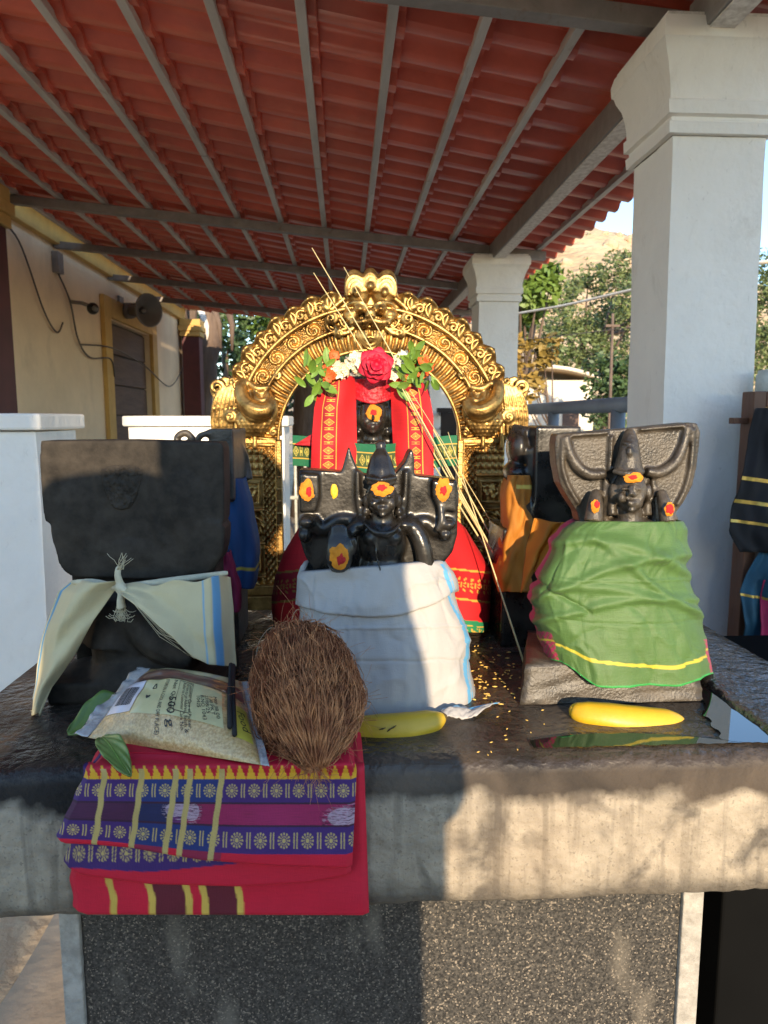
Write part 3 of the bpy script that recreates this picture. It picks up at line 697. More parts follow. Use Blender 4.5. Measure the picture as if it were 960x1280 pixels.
# ------------------------------------------------------------------ unseen houses added behind the photographer to shade the pillars, pier and wall
M['housewall'] = mat('pale_house_paint', (.60, .55, .47), .8, var=.08, vs=1)
def house(x0, x1, y1, h, label):
    t = thing('shade_house', label, 'house', ((x0 + x1) / 2, y1 - 3, 0), 'unseen houses added for shade')
    MB().box((x0, y1 - 6, 0), (x1, y1, h)).build('wall', M['housewall'], t, smooth=False)
    MB().box((x0 - .15, y1 - 6.15, h + .001), (x1 + .15, y1 + .15, h + .18)).build('roof', M['floor'], t, smooth=False)
    for wx in (x0 + (x1 - x0) * .25, x0 + (x1 - x0) * .7):
        wdo = MB().box((wx - .5, y1 + .001, 1.0), (wx + .5, y1 + .05, 2.2)).build('window', M['brown'], t, smooth=False)
        MB().box((wx - .42, y1 + .051, 1.08), (wx + .42, y1 + .06, 2.12)).build('pane', M['black_plastic'], wdo, smooth=False)
    dd = MB().box(((x0 + x1) / 2 - .45, y1 + .001, 0), ((x0 + x1) / 2 + .45, y1 + .05, 2.05)).build('door', M['doorwood'], t, smooth=False)
    for c_ in t.children:
        for o_ in (c_, *c_.children):
            for v_ in o_.data.vertices: v_.co.x += .13 * (y1 - (v_.co.y + t.location.y))   # sheared so the gap between the houses follows the sun
    return t

# ------------------------------------------------------------------ the photographer, standing behind the camera in the sun
M['shirt'] = mat('dark_blue_shirt', (.03, .04, .08), .8, weave=.2)
M['skin'] = mat('brown_skin', (.22, .11, .065), .55, var=.1, sss=.05)
M['hair'] = mat('black_hair', (.012, .010, .009), .5)
ps = thing('person', 'person in a dark shirt taking the photograph, casting the shadow', 'person', (.04, -.42, 0))
m = MB(); X = .03
def tb_(pts, rad): m.tube(pts, rad, 12)
m.grid(lambda u, v: Vector((X - .012 + interp(v, [(0, .0005), (.002, .262), (.3, .255), (.72, .245), (.86, .245), (.95, .235), (.975, .20), (.99, .12), (1, .0005)]) * math.cos(u * 2 * math.pi), -.46 + interp(v, [(0, .0005), (.002, .16), (.7, .15), (.95, .11), (.98, .08), (1, .0005)]) * math.sin(u * 2 * math.pi), .55 + 1.01 * v)), 32, 40, cu=True); m.ell((X - .012, -.46, .55), (.255, .15, .03))
tb_([(X - .02, -.44, 1.44), (X - .01, -.38, 1.53)], [.075, .062])
for sg in (-1, 1):
    tb_([(X + sg * .15, -.45, 1.475), (X + sg * .19, -.40, 1.33), (X + sg * .195, -.30, 1.19)], [.07, .055, .045])
    tb_([(X + sg * .195, -.30, 1.19), (X + sg * .12, -.16, 1.24), (X + sg * .075, -.07, 1.29)], [.045, .038, .028])
    m.ell((X * 0 + sg * .075, -.055, 1.315), (.022, .022, .045))
    for q in range(4): tb_([(sg * .082, -.035, 1.29 + q * .019), (sg * .066, -.012, 1.292 + q * .019), (sg * .045, -.022, 1.293 + q * .019)], [.009, .0085, .007])
    tb_([(sg * .065, -.06, 1.33), (sg * .045, -.04, 1.35), (sg * .03, -.03, 1.352)], [.011, .010, .008])
    tb_([(X + sg * .095, -.46, .90), (X + sg * .105, -.45, .5), (X + sg * .11, -.47, .08)], [.095, .07, .05])
    tb_([(X + sg * .11, -.50, .05), (X + sg * .115, -.40, .045), (X + sg * .125, -.27, .035)], [.05, .045, .035])
hc = Vector((X - .01, -.33, 1.61))
house(1.95, 4.4, -8, 5.6, 'pale unseen house added behind the photographer to shade the right pillars')
house(-2.6, .44, -8, 6.7, 'pale unseen house added behind the photographer to shade the left pier and wall')
tb_([(X - .04, -.45, 1.56), (X - .14, -.45, 1.585), (X - .22, -.43, 1.575), (X - .25, -.38, 1.50)], [.055, .06, .058, .05]); tb_([(X - .25, -.38, 1.50), (X - .20, -.24, 1.40), (X - .10, -.09, 1.33)], [.048, .04, .03])
m.ell((X + .14, -.45, 1.515), (.09, .08, .055))
m.ell(hc, (.084, .098, .108)); m.ell(hc + Vector((0, .085, -.03)), (.012, .02, .022)); m.ell(hc + Vector((0, .05, -.075)), (.05, .04, .035))
for sg in (-1, 1): m.ell(hc + Vector((sg * .08, -.01, -.01)), (.012, .02, .03)); m.ell(hc + Vector((sg * .03, .082, .008)), (.014, .01, .009))
m.ell(hc + Vector((0, .082, -.062)), (.024, .012, .008))
m.build('body', M['shirt'], ps, remesh=.010, sm=5)
m = MB().ell(hc + Vector((0, -.02, .025)), (.104, .10, .105)); m.build('hair', M['hair'], ps, remesh=.012, sm=3)
tag(MB().box((-.038, -.016, 1.262), (.038, -.007, 1.42)).build('phone', M['black_plastic'], None, smooth=False, bevel=.003), 'black phone held up by the photographer', 'phone')
# ------------------------------------------------------------------ statues
class SB(MB):                                  # primitives given by surveyed point and true distance
    def E(s, px, py, rx, rz, Y, ry=None, rot=0):
        p = at(px, py, Y); k = S(Y, p.z); m = Matrix.Rotation(math.radians(rot), 3, 'Y') if rot else None
        return s.ell(p, (rx * k, (ry if ry else rx * k), rz * k), m, 18, 12)
    def T(s, pts, rad, n=12, flat=1.0):
        P = [at(*p) for p in pts]; k = S(pts[0][2], P[0].z)
        # refine with Catmull-Rom so the limbs bend smoothly
        Q, RR = [], []
        rad = rad if hasattr(rad, '__len__') else [rad] * len(P)
        for i in range(len(P) - 1):
            a, b_, c, d = P[max(i-1, 0)], P[i], P[i+1], P[min(i+2, len(P)-1)]
            for j in range(5):
                t = j / 5; Q.append(.5 * ((2*b_) + (c-a)*t + (2*a-5*b_+4*c-d)*t*t + (3*b_-a-3*c+d)*t**3)); RR.append((rad[i] + (rad[i+1]-rad[i])*t) * k)
        Q.append(P[-1]); RR.append(rad[-1] * k)
        return s.tube(Q, RR, n, flat)
    def plate(s, poly, Y0, Y1):
        return s.prism([at(px, py, Y0) for px, py in poly], (0, Y1 - Y0, 0))
M['turmeric'] = mat('turmeric_paste', (.56, .20, .006), .8, var=.2, vs=60, bump=.5, bs=200)
M['kumkum'] = mat('kumkum_powder', (.42, .012, .012), .85, var=.25, vs=60, bump=.5, bs=200)
M['petal_y'] = mat('yellow_petal', (.75, .48, .03), .6)
def blob(px, py, rx, rz, Y, dy, seed, name, mt, parent, lift=.0, tilt=0.0, wob=.22):
    # a dab of paste: bumpy lens-shaped disc lying on the stone
    c = at(px, py, Y); k = S(Y, c.z); m = MB()
    def f(u, v):
        th = u * 2 * math.pi; r = v * (1 + 1.4 * wob * n3(math.cos(th) * 1.6 + seed, math.sin(th) * 1.6, seed) + .55 * wob * n3(math.cos(th) * 5 + seed, math.sin(th) * 5, seed + 2))
        h = (1 - v ** 3) * dy * (1 + .5 * n3(r * math.cos(th) * 3, r * math.sin(th) * 3, seed + 4))
        x = rx * k * r * math.cos(th); z = rz * k * r * math.sin(th)
        return c + Vector((x, -h - lift + tilt * z, z))
    m.grid(f, 44, 7, cu=True)
    return m.build(name, mt, parent)
def tilak(px, py, rx, rz, Y, seed, parent, cx=0, cy=0, tilt=0.0, inner=.45):
    o = blob(px, py, rx, rz, Y, .0022, seed, 'turmeric_mark', M['turmeric'], parent, tilt=tilt)
    blob(px + cx, py + cy, rx * inner, rz * inner, Y, .0016, seed + 3, 'kumkum_dot', M['kumkum'], o, lift=.0016, tilt=tilt)

# ---- centre front statue
Y0 = .945
st = thing('black_stone_statue', 'black stone four-armed statue with tall crown, front centre in white cloth', 'statue', (.05, .97, ZT), 'black stone planet-deity statues on the altar')
b = SB()
b.plate([(374, 587), (400, 588), (427, 590), (431, 575), (436, 557), (440, 570), (447, 587), (456, 594), (492, 594), (497, 588), (506, 578), (511, 566), (515, 560), (518, 572), (518, 594), (545, 597), (571, 600), (574, 620), (572, 650), (572, 668), (566, 690), (553, 706), (540, 740), (540, 880), (400, 880), (392, 712), (381, 695), (374, 672), (372, 640)], Y0, Y0 + .045)
# crown: tall tapering cap with bands, head, ears, neck
b.T([(477, 560, Y0 - .006), (476, 572, Y0 - .010), (476, 588, Y0 - .014), (477, 600, Y0 - .016)], [4, 13, 18, 20])
b.E(476, 557, 7, 7, Y0 - .006)
b.T([(459, 597, Y0 - .030), (477, 600, Y0 - .042), (495, 597, Y0 - .030)], [3.4, 3.6, 3.4])
b.T([(459, 604, Y0 - .030), (477, 607, Y0 - .042), (495, 604, Y0 - .030)], [2.4, 2.6, 2.4])
b.E(478, 622, 19, 23, Y0 - .018, .024)
b.E(478, 634, 13, 11, Y0 - .022, .022)
b.T([(478, 617, Y0 - .042), (478, 627, Y0 - .046)], [1.8, 3.2]); b.E(474.5, 627.5, 2, 1.8, Y0 - .043); b.E(481.5, 627.5, 2, 1.8, Y0 - .043)
b.E(478, 635, 5.5, 1.7, Y0 - .0425, .004); b.E(478, 638, 4.5, 1.6, Y0 - .042, .004); b.E(478, 643, 5, 3.5, Y0 - .040, .006)
b.E(469.5, 620, 4.5, 2.0, Y0 - .0405, .004); b.E(486.5, 620, 4.5, 2.0, Y0 - .0405, .004)
b.E(467, 630, 5, 6, Y0 - .036, .006); b.E(489, 630, 5, 6, Y0 - .036, .006)
for sx in (457.5, 498.5): b.E(sx, 626, 4, 9, Y0 - .012, .008); b.E(sx, 640, 5, 6, Y0 - .010, .008)
b.T([(478, 640, Y0 - .012), (478, 655, Y0 - .012)], [13, 15])
# chest, shoulders, necklace
b.E(478, 678, 30, 34, Y0 - .006, .034); b.E(478, 712, 28, 30, Y0 - .006, .034); b.E(452, 655, 14, 10, Y0 - .006, .02); b.E(505, 655, 14, 10, Y0 - .006, .02)
b.E(467, 672, 13, 11, Y0 - .026, .016); b.E(490, 672, 13, 11, Y0 - .026, .016)
b.T([(456, 654, Y0 - .026), (467, 664, Y0 - .040), (479, 667, Y0 - .043), (491, 664, Y0 - .040), (501, 654, Y0 - .026)], [2.6, 3.0, 3.6, 3.0, 2.6])
b.E(481, 669, 6, 3.5, Y0 - .043, .004)
b.T([(470, 656, Y0 - .036), (470, 690, Y0 - .042), (476, 715, Y0 - .042)], 1.6)
# right upper arm with hand attribute; left arms
b.T([(506, 652, Y0 - .006), (520, 664, Y0 - .012), (529, 686, Y0 - .016), (533, 716, Y0 - .014)], [11, 11, 11, 12])
b.T([(512, 655, Y0 + .004), (532, 652, Y0 + .003), (548, 664, Y0 + .002), (556, 650, Y0 - .004)], [9, 9, 9.5, 9])
b.T([(452, 654, Y0 - .010), (440, 664, Y0 - .016), (430, 672, Y0 - .024)], [10, 9, 9])
b.T([(450, 652, Y0 + .004), (425, 650, Y0 + .003), (402, 662, Y0 + .002), (388, 650, Y0 - .004)], [9, 9, 9, 9])
# raised palm (front left) standing well proud of the slab
b.T([(424, 664, Y0 - .030), (424, 682, Y0 - .040), (424, 700, Y0 - .040), (425, 711, Y0 - .030)], [13, 16, 17, 12], 14, .62)
for k, dx in enumerate((-8, -2.6, 2.8, 8)): b.T([(424 + dx, 672, Y0 - .040), (424 + dx * .92, 657 - (2 if k in (1, 2) else 0), Y0 - .036)], [3.6, 3.0])
b.T([(440, 692, Y0 - .038), (444, 680, Y0 - .040), (441, 672, Y0 - .040)], [4, 3.6, 3])
# attribute blocks held up at both sides
b.plate([(375, 592), (398, 594), (399, 622), (394, 640), (376, 640)], Y0 - .016, Y0 + .01)
b.E(384, 652, 10, 8, Y0 - .010, .014); b.E(381, 668, 8, 9, Y0 - .008, .012)
b.plate([(541, 601), (570, 603), (571, 640), (548, 636), (541, 620)], Y0 - .016, Y0 + .01)
b.E(560, 655, 10, 7, Y0 - .010, .014); b.E(556, 668, 8, 8, Y0 - .008, .012); b.T([(550, 630, Y0 - .012), (552, 650, Y0 - .016), (546, 664, Y0 - .016)], [4, 5, 4])
b.T([(447, 588, Y0 - .004), (448, 625, Y0 - .004), (452, 648, Y0 - .004)], [3, 4, 4]); b.T([(508, 588, Y0 - .004), (506, 625, Y0 - .004), (503, 648, Y0 - .004)], [3, 4, 4])
b.box((-.02, .90, ZT), (.125, .985, ZT + .04))
b.build('figure', M['blackstone'], st, remesh=.0020, sm=3)
tilak(384, 613, 9.5, 14, Y0 - .0155, 1, st, 2, 1)
tilak(477, 611, 14, 9, Y0 - .0465, 2, st, 0, -1, tilt=.15)
tilak(554, 613, 11, 14, Y0 - .0155, 5, st, 0, 0)
tilak(424, 696, 12.5, 16, Y0 - .0515, 7, st, 2, 3)
o = blob(418, 614, 4.5, 9.5, Y0 - .001, .002, 9, 'flower_petal', M['petal_y'], None, wob=.1); o.rotation_euler = (0, 0, 0)
tag(o, 'single yellow petal stuck on the centre front statue', 'petal')

# ---- right front statue
Y0 = .965
st = thing('black_stone_statue', 'dry grey-black statue with flaring wing slab, front right in green cloth', 'statue', (.39, .98, ZT), 'black stone planet-deity statues on the altar')
b = SB()
poly = [(696, 543), (715, 541), (789, 535), (861, 528), (872, 529), (876, 540), (874, 560), (872, 580), (866, 607), (855, 628), (846, 640), (846, 700), (735, 700), (722, 640), (710, 622), (700, 604), (695, 578), (694, 556)]
b.plate(poly, Y0 + .004, Y0 + .036)
# thin raised rim round the slab and the two sweeping arms
b.T([(704, 548, Y0), (703, 580, Y0), (710, 606, Y0), (724, 630, Y0)], 2.6)
b.T([(867, 536, Y0), (864, 580, Y0), (857, 610, Y0), (846, 632, Y0)], 2.8)
b.T([(707, 545, Y0 + .001), (712, 566, Y0 - .000), (722, 583, Y0 - .002), (738, 593, Y0 - .004), (757, 592, Y0 - .004)], [5, 6, 7, 7, 6])
b.T([(860, 533, Y0 + .001), (853, 560, Y0), (842, 580, Y0 - .002), (824, 591, Y0 - .004), (808, 589, Y0 - .004)], [5, 6, 7, 7, 6])
b.T([(715, 544, Y0), (760, 541, Y0)], 2.2); b.T([(800, 537, Y0), (856, 532, Y0)], 2.2)
b.T([(764, 545, Y0), (762, 590, Y0)], 3)
# tall crown, head, neck, shoulders
b.T([(787, 537, Y0 - .006), (787, 552, Y0 - .012), (786, 572, Y0 - .016), (785, 588, Y0 - .016)], [5, 11, 15, 19])
b.T([(767, 589, Y0 - .022), (785, 592, Y0 - .040), (804, 589, Y0 - .022)], [3.6, 4, 3.6])
b.T([(778, 553, Y0 - .018), (787, 555, Y0 - .026), (796, 553, Y0 - .018)], [1.8, 2, 1.8])
b.E(787, 565, 4, 7, Y0 - .030, .004)
b.E(787, 613, 20, 25, Y0 - .014, .026); b.E(788, 627, 14, 13, Y0 - .018, .024)
b.T([(789, 606, Y0 - .040), (789, 619, Y0 - .045)], [2, 3.6]); b.E(785.5, 619.5, 2.2, 2, Y0 - .042); b.E(792.5, 619.5, 2.2, 2, Y0 - .042)
b.E(789, 627.5, 6, 1.8, Y0 - .041, .004); b.E(789, 631, 5, 1.8, Y0 - .041, .004); b.E(789, 637, 5, 4, Y0 - .038, .006)
b.E(780, 611, 4.8, 2.2, Y0 - .038, .004); b.E(798, 611, 4.8, 2.2, Y0 - .038, .004); b.E(777, 622, 5, 7, Y0 - .034, .006); b.E(800, 622, 5, 7, Y0 - .034, .006)
for sx in (765, 809): b.E(sx, 616, 4.5, 13, Y0 - .010, .010); b.T([(sx, 628, Y0 - .008), (sx, 644, Y0 - .010)], [5, 6])
b.T([(787, 632, Y0 - .010), (787, 655, Y0 - .010)], [14, 16])
b.E(787, 668, 42, 24, Y0 - .004, .036); b.E(787, 720, 44, 60, Y0 + .002, .045)
b.T([(757, 600, Y0), (756, 650, Y0)], 4); b.T([(816, 600, Y0), (818, 650, Y0)], 4)
# raised lower hands at both sides
b.T([(745, 614, Y0 - .010), (744, 630, Y0 - .022), (742, 652, Y0 - .028)], [6, 10, 12]); b.T([(826, 614, Y0 - .010), (831, 632, Y0 - .022), (836, 652, Y0 - .028)], [6, 9, 12])
b.T([(800, 640, Y0), (824, 610, Y0 - .004)], 3); b.T([(770, 640, Y0), (748, 612, Y0 - .004)], 3)
b.build('figure', M['roughstone'], st, remesh=.0020, sm=3)
def slabbase(u, v):
    q = u * 4; sd = int(q) % 4; t = q - int(q); e = .006 * (1 - v) * 1.6
    x0, x1, y0, y1 = .240 - e, .474 + e, .907 - e, 1.06
    x, y = [(x0 + (x1 - x0) * t, y0), (x1, y0 + (y1 - y0) * t), (x1 - (x1 - x0) * t, y1), (x0, y1 - (y1 - y0) * t)][sd]
    if x < .4: x += .042 * (y - y0) / (y1 - y0) * (.4 - x) / .16
    return Vector((x + .003 * n3(x * 30, y * 30, v * 5), y + .004 * n3(x * 22, y * 30, v * 6 + 3), ZT + .001 + .052 * v))
m = MB().grid(slabbase, 96, 10, cu=True); m.add([slabbase(i / 96, 1) for i in range(96)], [tuple(range(96))])
m.build('base_block', M['roughstone'], st)
tilak(791, 597, 13.5, 7, Y0 - .0420, 12, st, 0, -.5, tilt=.1)
tilak(744, 633, 6, 9, Y0 - .0385, 14, st, 1, -2, inner=.6); tilak(837, 636, 6.5, 9, Y0 - .0385, 16, st, 0, 0, inner=.75)

# ---- left front statue, its plain back turned to the viewer
Y0 = .985
st = thing('black_stone_statue', 'broad black statue with its flat back to the camera, front left in cream cloth', 'statue', (-.285, 1.0, ZT), 'black stone planet-deity statues on the altar')
def out_l(u):
    pts = [(50, 551), (160, 550), (276, 553), (279, 560), (280, 600), (280, 651), (276, 653), (281, 660), (281, 678), (277, 697), (268, 711), (254, 722), (170, 724), (92, 722), (80, 715), (72, 703), (68, 680), (65, 656), (55, 651), (52, 620), (49, 580)]
    return pts
b = SB(); b.plate(out_l(0), Y0, Y0 + .055)
# shallow shapes left from splitting the stone: lobes, ridge and chipped scar
b.E(95, 640, 30, 62, Y0 + .006, .010, 12); b.E(238, 640, 36, 66, Y0 + .006, .011, -12); b.E(165, 690, 44, 26, Y0 + .006, .009)
b.T([(118, 575, Y0 + .002), (122, 600, Y0 + .002), (126, 640, Y0 + .003), (128, 690, Y0 + .003)], [2, 4, 4, 5]); b.T([(196, 575, Y0 + .002), (186, 600, Y0 + .002), (188, 640, Y0 + .003), (206, 680, Y0 + .003)], [2, 4, 4, 5])
b.plate([(228, 652), (277, 653), (279, 690), (255, 718), (236, 716)], Y0 - .004, Y0 + .01)
b.box((-.385, 1.0, ZT), (-.185, 1.075, ZT + .26))
b.build('figure', M['mattstone'], st, remesh=.0028, sm=3)
# rough unpolished scar on the back
def scar(u, v):
    x = 116 + 70 * u; y = 579 + 62 * v
    e = math.sin(math.pi * u) * math.sin(math.pi * v)
    w_ = 1 - .6 * v
    p = at(151 + (x - 151) * w_, y, Y0 - .0055)
    p.y -= .0015 * min(1, e * 4) + .0025 * n3(u * 6, v * 6) * min(1, e * 3) + .0016 * n3(u * 16, v * 16) + .0010 * n3(u * 40, v * 40); p.y += .0048 + .006 * (1 - min(1, e * 5))
    return p
MB().grid(scar, 50, 60).build('rough_scar', M['mattstone'], st)
# kneeling mount: black wedge body under the opened cloth
b = SB(); b.E(175, 800, 58, 70, Y0 + .01, .055); b.E(190, 850, 80, 50, Y0 + .0, .07); b.T([(165, 770, Y0 - .01), (205, 800, Y0 - .045), (246, 826, Y0 - .065)], [24, 28, 16]); b.E(120, 860, 50, 40, Y0 + .01, .06)
b.T([(150, 745, Y0), (150, 800, Y0)], [30, 46])
b.box((-.40, .93, ZT), (-.165, 1.07, ZT + .03))
b.build('mount', M['mattstone'], st, remesh=.0032, sm=6)

# ---- middle row, left: narrow statue seen edge-on, blue cloth
st = thing('black_stone_statue', 'narrow dark statue seen edge-on behind the left statue, in blue cloth', 'statue', (-.28, 1.22, ZT), 'black stone planet-deity statues on the altar')
b = SB(); YM = 1.16
b.box(tuple(at(262, 610, YM) + Vector((0, 0, -.02))), tuple(at(291, 536, YM) + Vector((0, .13, 0))))
b.v = [(v[0] + .02 * (v[1] - YM), v[1], v[2]) for v in b.v]
b.T([(298, 555, YM + .08), (304, 570, YM + .12), (308, 600, YM + .12)], [4, 7, 9])
b.T([(243, 552, YM + .02), (233, 541, YM + .02), (222, 546, YM + .02), (222, 556, YM + .02)], 4.5); b.E(235, 562, 16, 12, YM + .04, .03); b.T([(240, 545, YM + .03), (240, 575, YM + .04)], 5)
b.T([(262, 541, YM), (250, 545, YM), (247, 553, YM)], 4)
bl, bh = at(262, 700, YM), at(292, 600, YM); b.box((bl.x, YM + .01, ZT), (bh.x, YM + .13, bh.z))
b.build('figure', M['roughstone'], st, remesh=.003, sm=3)
# ---- middle row, right: dark statue turned to the arch, orange cloth
st = thing('black_stone_statue', 'dark statue turned sideways behind the right statue, in orange cloth', 'statue', (.36, 1.22, ZT), 'black stone planet-deity statues on the altar')
b = SB(); YM = 1.14
a_, c_ = at(667, 655, YM), at(712, 533, YM); b.box((a_.x, YM, ZT), (c_.x + .02, YM + .20, c_.z))
b.E(646, 560, 13, 24, YM + .05, .035); b.E(643, 590, 14, 14, YM + .05, .04); b.T([(650, 535, YM + .05), (646, 552, YM + .05)], [10, 15]); b.T([(668, 540, YM + .05), (640, 534, YM + .05)], 5); b.T([(664, 560, YM + .02), (664, 600, YM + .02)], 6)
b.E(650, 650, 20, 70, YM + .05, .05); b.box((a_.x - .05, YM + .0, ZT), (a_.x + .01, YM + .12, ZT + .2))
b.build('figure', M['blackstone'], st, remesh=.003, sm=3)

# ---- chief deity under the arch
Y0 = 1.30
st = thing('black_stone_statue', 'small-faced black deity under the brass arch, wrapped in red and green cloth', 'statue', (.07, 1.31, ZT), 'black stone planet-deity statues on the altar')
b = SB()
b.E(466, 520, 17, 25, Y0 - .012, .026); b.E(466, 533, 11, 10, Y0 - .016, .022); b.T([(466, 515, Y0 - .036), (466.5, 525, Y0 - .043)], [1.2, 2.6]); b.E(466, 532, 4.6, 1.4, Y0 - .038, .004); b.E(466, 535, 3.8, 1.4, Y0 - .038, .004); b.E(466, 540, 4, 2.5, Y0 - .034, .005)
b.E(459, 517.5, 3.8, 1.7, Y0 - .035, .004); b.E(473, 517.5, 3.8, 1.7, Y0 - .035, .004); b.E(458, 527, 4, 5, Y0 - .031, .006); b.E(474, 527, 4, 5, Y0 - .031, .006)
for sx in (448, 484): b.E(sx, 522, 5, 14, Y0 - .004, .012); b.E(sx, 540, 5, 6, Y0 - .002, .012)
b.T([(466, 470, Y0), (466, 488, Y0 - .004), (466, 506, Y0 - .008)], [12, 18, 20]); b.T([(466, 535, Y0), (466, 552, Y0)], [12, 14])
b.plate([(442, 470), (490, 470), (493, 560), (440, 560)], Y0, Y0 + .03); b.E(466, 590, 55, 40, Y0 + .01, .045); b.E(466, 700, 62, 90, Y0 + .02, .055)
b.box((.0, Y0 - .03, ZT), (.14, Y0 + .08, ZT + .06))
b.build('figure', M['blackstone'], st, remesh=.0024, sm=4)
tilak(467, 516, 10, 9.5, Y0 - .0375, 20, st, 0, -.5, tilt=.15)
# red beaded headdress over the crown
M['redbead'] = mat('red_sequin_cloth', (.42, .008, .018), .45, var=.4, vs=90, bump=.8, bs=260)
def hd(u, v):
    py = 474 + 30 * v + 4 * math.cos((u - .5) * 5) * v - 3 * v; px = 466 + (u - .5) * (42 + 12 * v)
    p = at(px, py, Y0 - .018); p.y -= .022 * math.cos((u - .5) * 2.6) + .002 * n3(u * 12, v * 12); return p
MB().grid(hd, 28, 22).build('headdress', M['redbead'], st, solid=.003)
# ------------------------------------------------------------------ cloths
M['cl_white'] = mat('white_cotton', (.66, .63, .61), .85, attr=True, var=.06, vs=8, weave=.35)
M['cl_cream'] = mat('cream_cotton', (.6, .54, .38), .85, attr=True, var=.10, vs=10, weave=.4)
M['cl_green'] = mat('green_silk_cotton', (.1, .3, .04), .6, attr=True, var=.10, vs=14, weave=.45, sheen=.05)
M['cl_red'] = mat('red_cotton_gold_border', (.5, .01, .015), .75, attr=True, var=.10, vs=14, weave=.3)
M['cl_misc'] = mat('coloured_cotton', (.3, .3, .3), .75, attr=True, var=.12, vs=14, weave=.35)
M['sari'] = mat('sari_cotton', (.5, .01, .05), .7, attr=True, var=.10, vs=25, weave=.35)
def crease(x, y, s, k=7): return max(0.0, 1 - 2.2 * abs(n3(x, y, s))) ** k
def seam(x, c, wd): return max(0.0, 1 - abs(x - c) / wd)
def skirt(rows, Yc, front, back, col, name, mt, label, fold, nu=220, nv=120, expo=2.6, root=None, topf=None, botf=None):
    """cloth wrapped round a statue: rows = (py, px left, px right) as seen, front/back = half depths by v"""
    y0, y1 = rows[0][0], rows[-1][0]
    def f(u, v):
        py = y0 + (y1 - y0) * v
        th = (u - .5) * 2 * math.pi                       # 0 = facing viewer
        c, s_ = math.cos(th), math.sin(th)
        sx = math.copysign(abs(s_) ** (2 / expo), s_); sy = math.copysign(abs(c) ** (2 / expo), c)
        if topf and abs(th) < math.pi / 2: py = py + topf(sx) * (1 - v) ** 2
        a = interp(py, [(r[0], r[1]) for r in rows]); b_ = interp(py, [(r[0], r[2]) for r in rows])
        px = (a + b_) / 2 + sx * (b_ - a) / 2
        d = interp(v, front) if c > 0 else interp(v, back)
        if botf: py += botf(sx) * v * v
        p = at(px, py, Yc - max(0, sy) * d)
        if c <= 0: p.y = Yc - sy * d
        fo = fold(sx, v, th); n_ = Vector((s_, -c, 0))
        return p + n_ * fo
    m = MB().grid(f, nu, nv, cu=False, col=lambda u, v: col(math.copysign(abs(math.sin((u-.5)*2*math.pi)) ** (2/expo), (u-.5)) , v, (u - .5) * 2))
    o = m.build(name, mt, root, solid=.0016)
    if root is None: tag(o, label, 'cloth')
    return o, f

# ---- white cloth on the centre statue
def wfold(sx, v, th):
    ln = .235 + .10 * (1 - (sx + .05) ** 2) - .05 * max(0, sx - .3)         # lower edge of the folded-over waist flap
    d = .0065 * (1 - sst(ln - .012, ln + .004, v)) * (1 if v > .0 else 0)
    d += .0035 * math.sin(9 * v + 5 * sx + 3 * n3(sx * 2, v * 3)) * sst(.0, .1, v) * (1 - sst(ln - .1, ln, v))
    d += .005 * n3(sx * 2.4, v * 2.2, 3) + .0022 * n3(sx * 7, v * 5, 8)
    d += .0022 * seam(sx, -.28 + .05 * n3(v * 3, 1), .03) * sst(.3, .4, v) + .0018 * seam(sx, .25, .03) * sst(.3, .4, v) - .0016 * seam(v, .63 + .02 * n3(sx * 4, 2), .012) + .0018 * seam(v, .41, .012)
    d += .004 * sst(.55, 1, v) * math.sin(sx * 7 + 2.0) + .0024 * crease(sx * 1.7 + v * .8, v * 2.2 - sx * .5, 41) - .0022 * crease(sx * 2.6 - v, v * 1.6 + sx, 52) + .0012 * crease(sx * 5, v * 4, 63, 4)
    d += .004 * sst(.75, .95, sx) * math.sin(v * 14 + 1)
    return d
def wcol(sx, v, th):
    c = np.array((.40, .375, .35))
    e = sx + .03 * math.sin(v * 9)
    if th > 0 and .925 < e < .965 and v > .02: c = np.array((.12, .36, .58))
    elif th > 0 and .975 < e < .985: c = np.array((.20, .42, .60))
    if th > 0 and v > .965 and .8 < sx < .95: c = np.array((.55, .25, .05))
    return c
skirt([(703, 386, 546), (715, 381, 556), (735, 376, 566), (770, 373, 577), (820, 371, 588), (860, 370, 592), (898, 371, 588)], .965,
      [(0, .052), (.2, .064), (.6, .084), (1, .094)], [(0, .05), (1, .075)], wcol, 'white_dhoti_cloth', M['cl_white'], 'thin white cotton cloth with blue edge wrapped round the centre front statue', wfold,
      topf=lambda sx: 4 - 7 * sx)
# loose corner of the white cloth lying on the slab
def wcorner(u, v):
    a = Vector((.120, .868, ZT + .006)).lerp(Vector((.205, .900, ZT + .004)), u); b_ = Vector((.118, .845, ZT + .005)).lerp(Vector((.165, .858, ZT + .004)), u)
    p = a.lerp(b_, v); p.z += .006 * math.sin(u * 7) * (1 - u) + .003 * n3(u * 9, v * 5) + .004 * math.sin(math.pi * v); return p
o = MB().grid(wcorner, 30, 12, col=lambda u, v: (.12, .36, .58) if .15 < v < .28 else (.40, .375, .35)).build('white_cloth_corner', M['cl_white'], None, solid=.0014)
tag(o, 'loose white cloth corner with blue stripe lying on slab by banana', 'cloth')

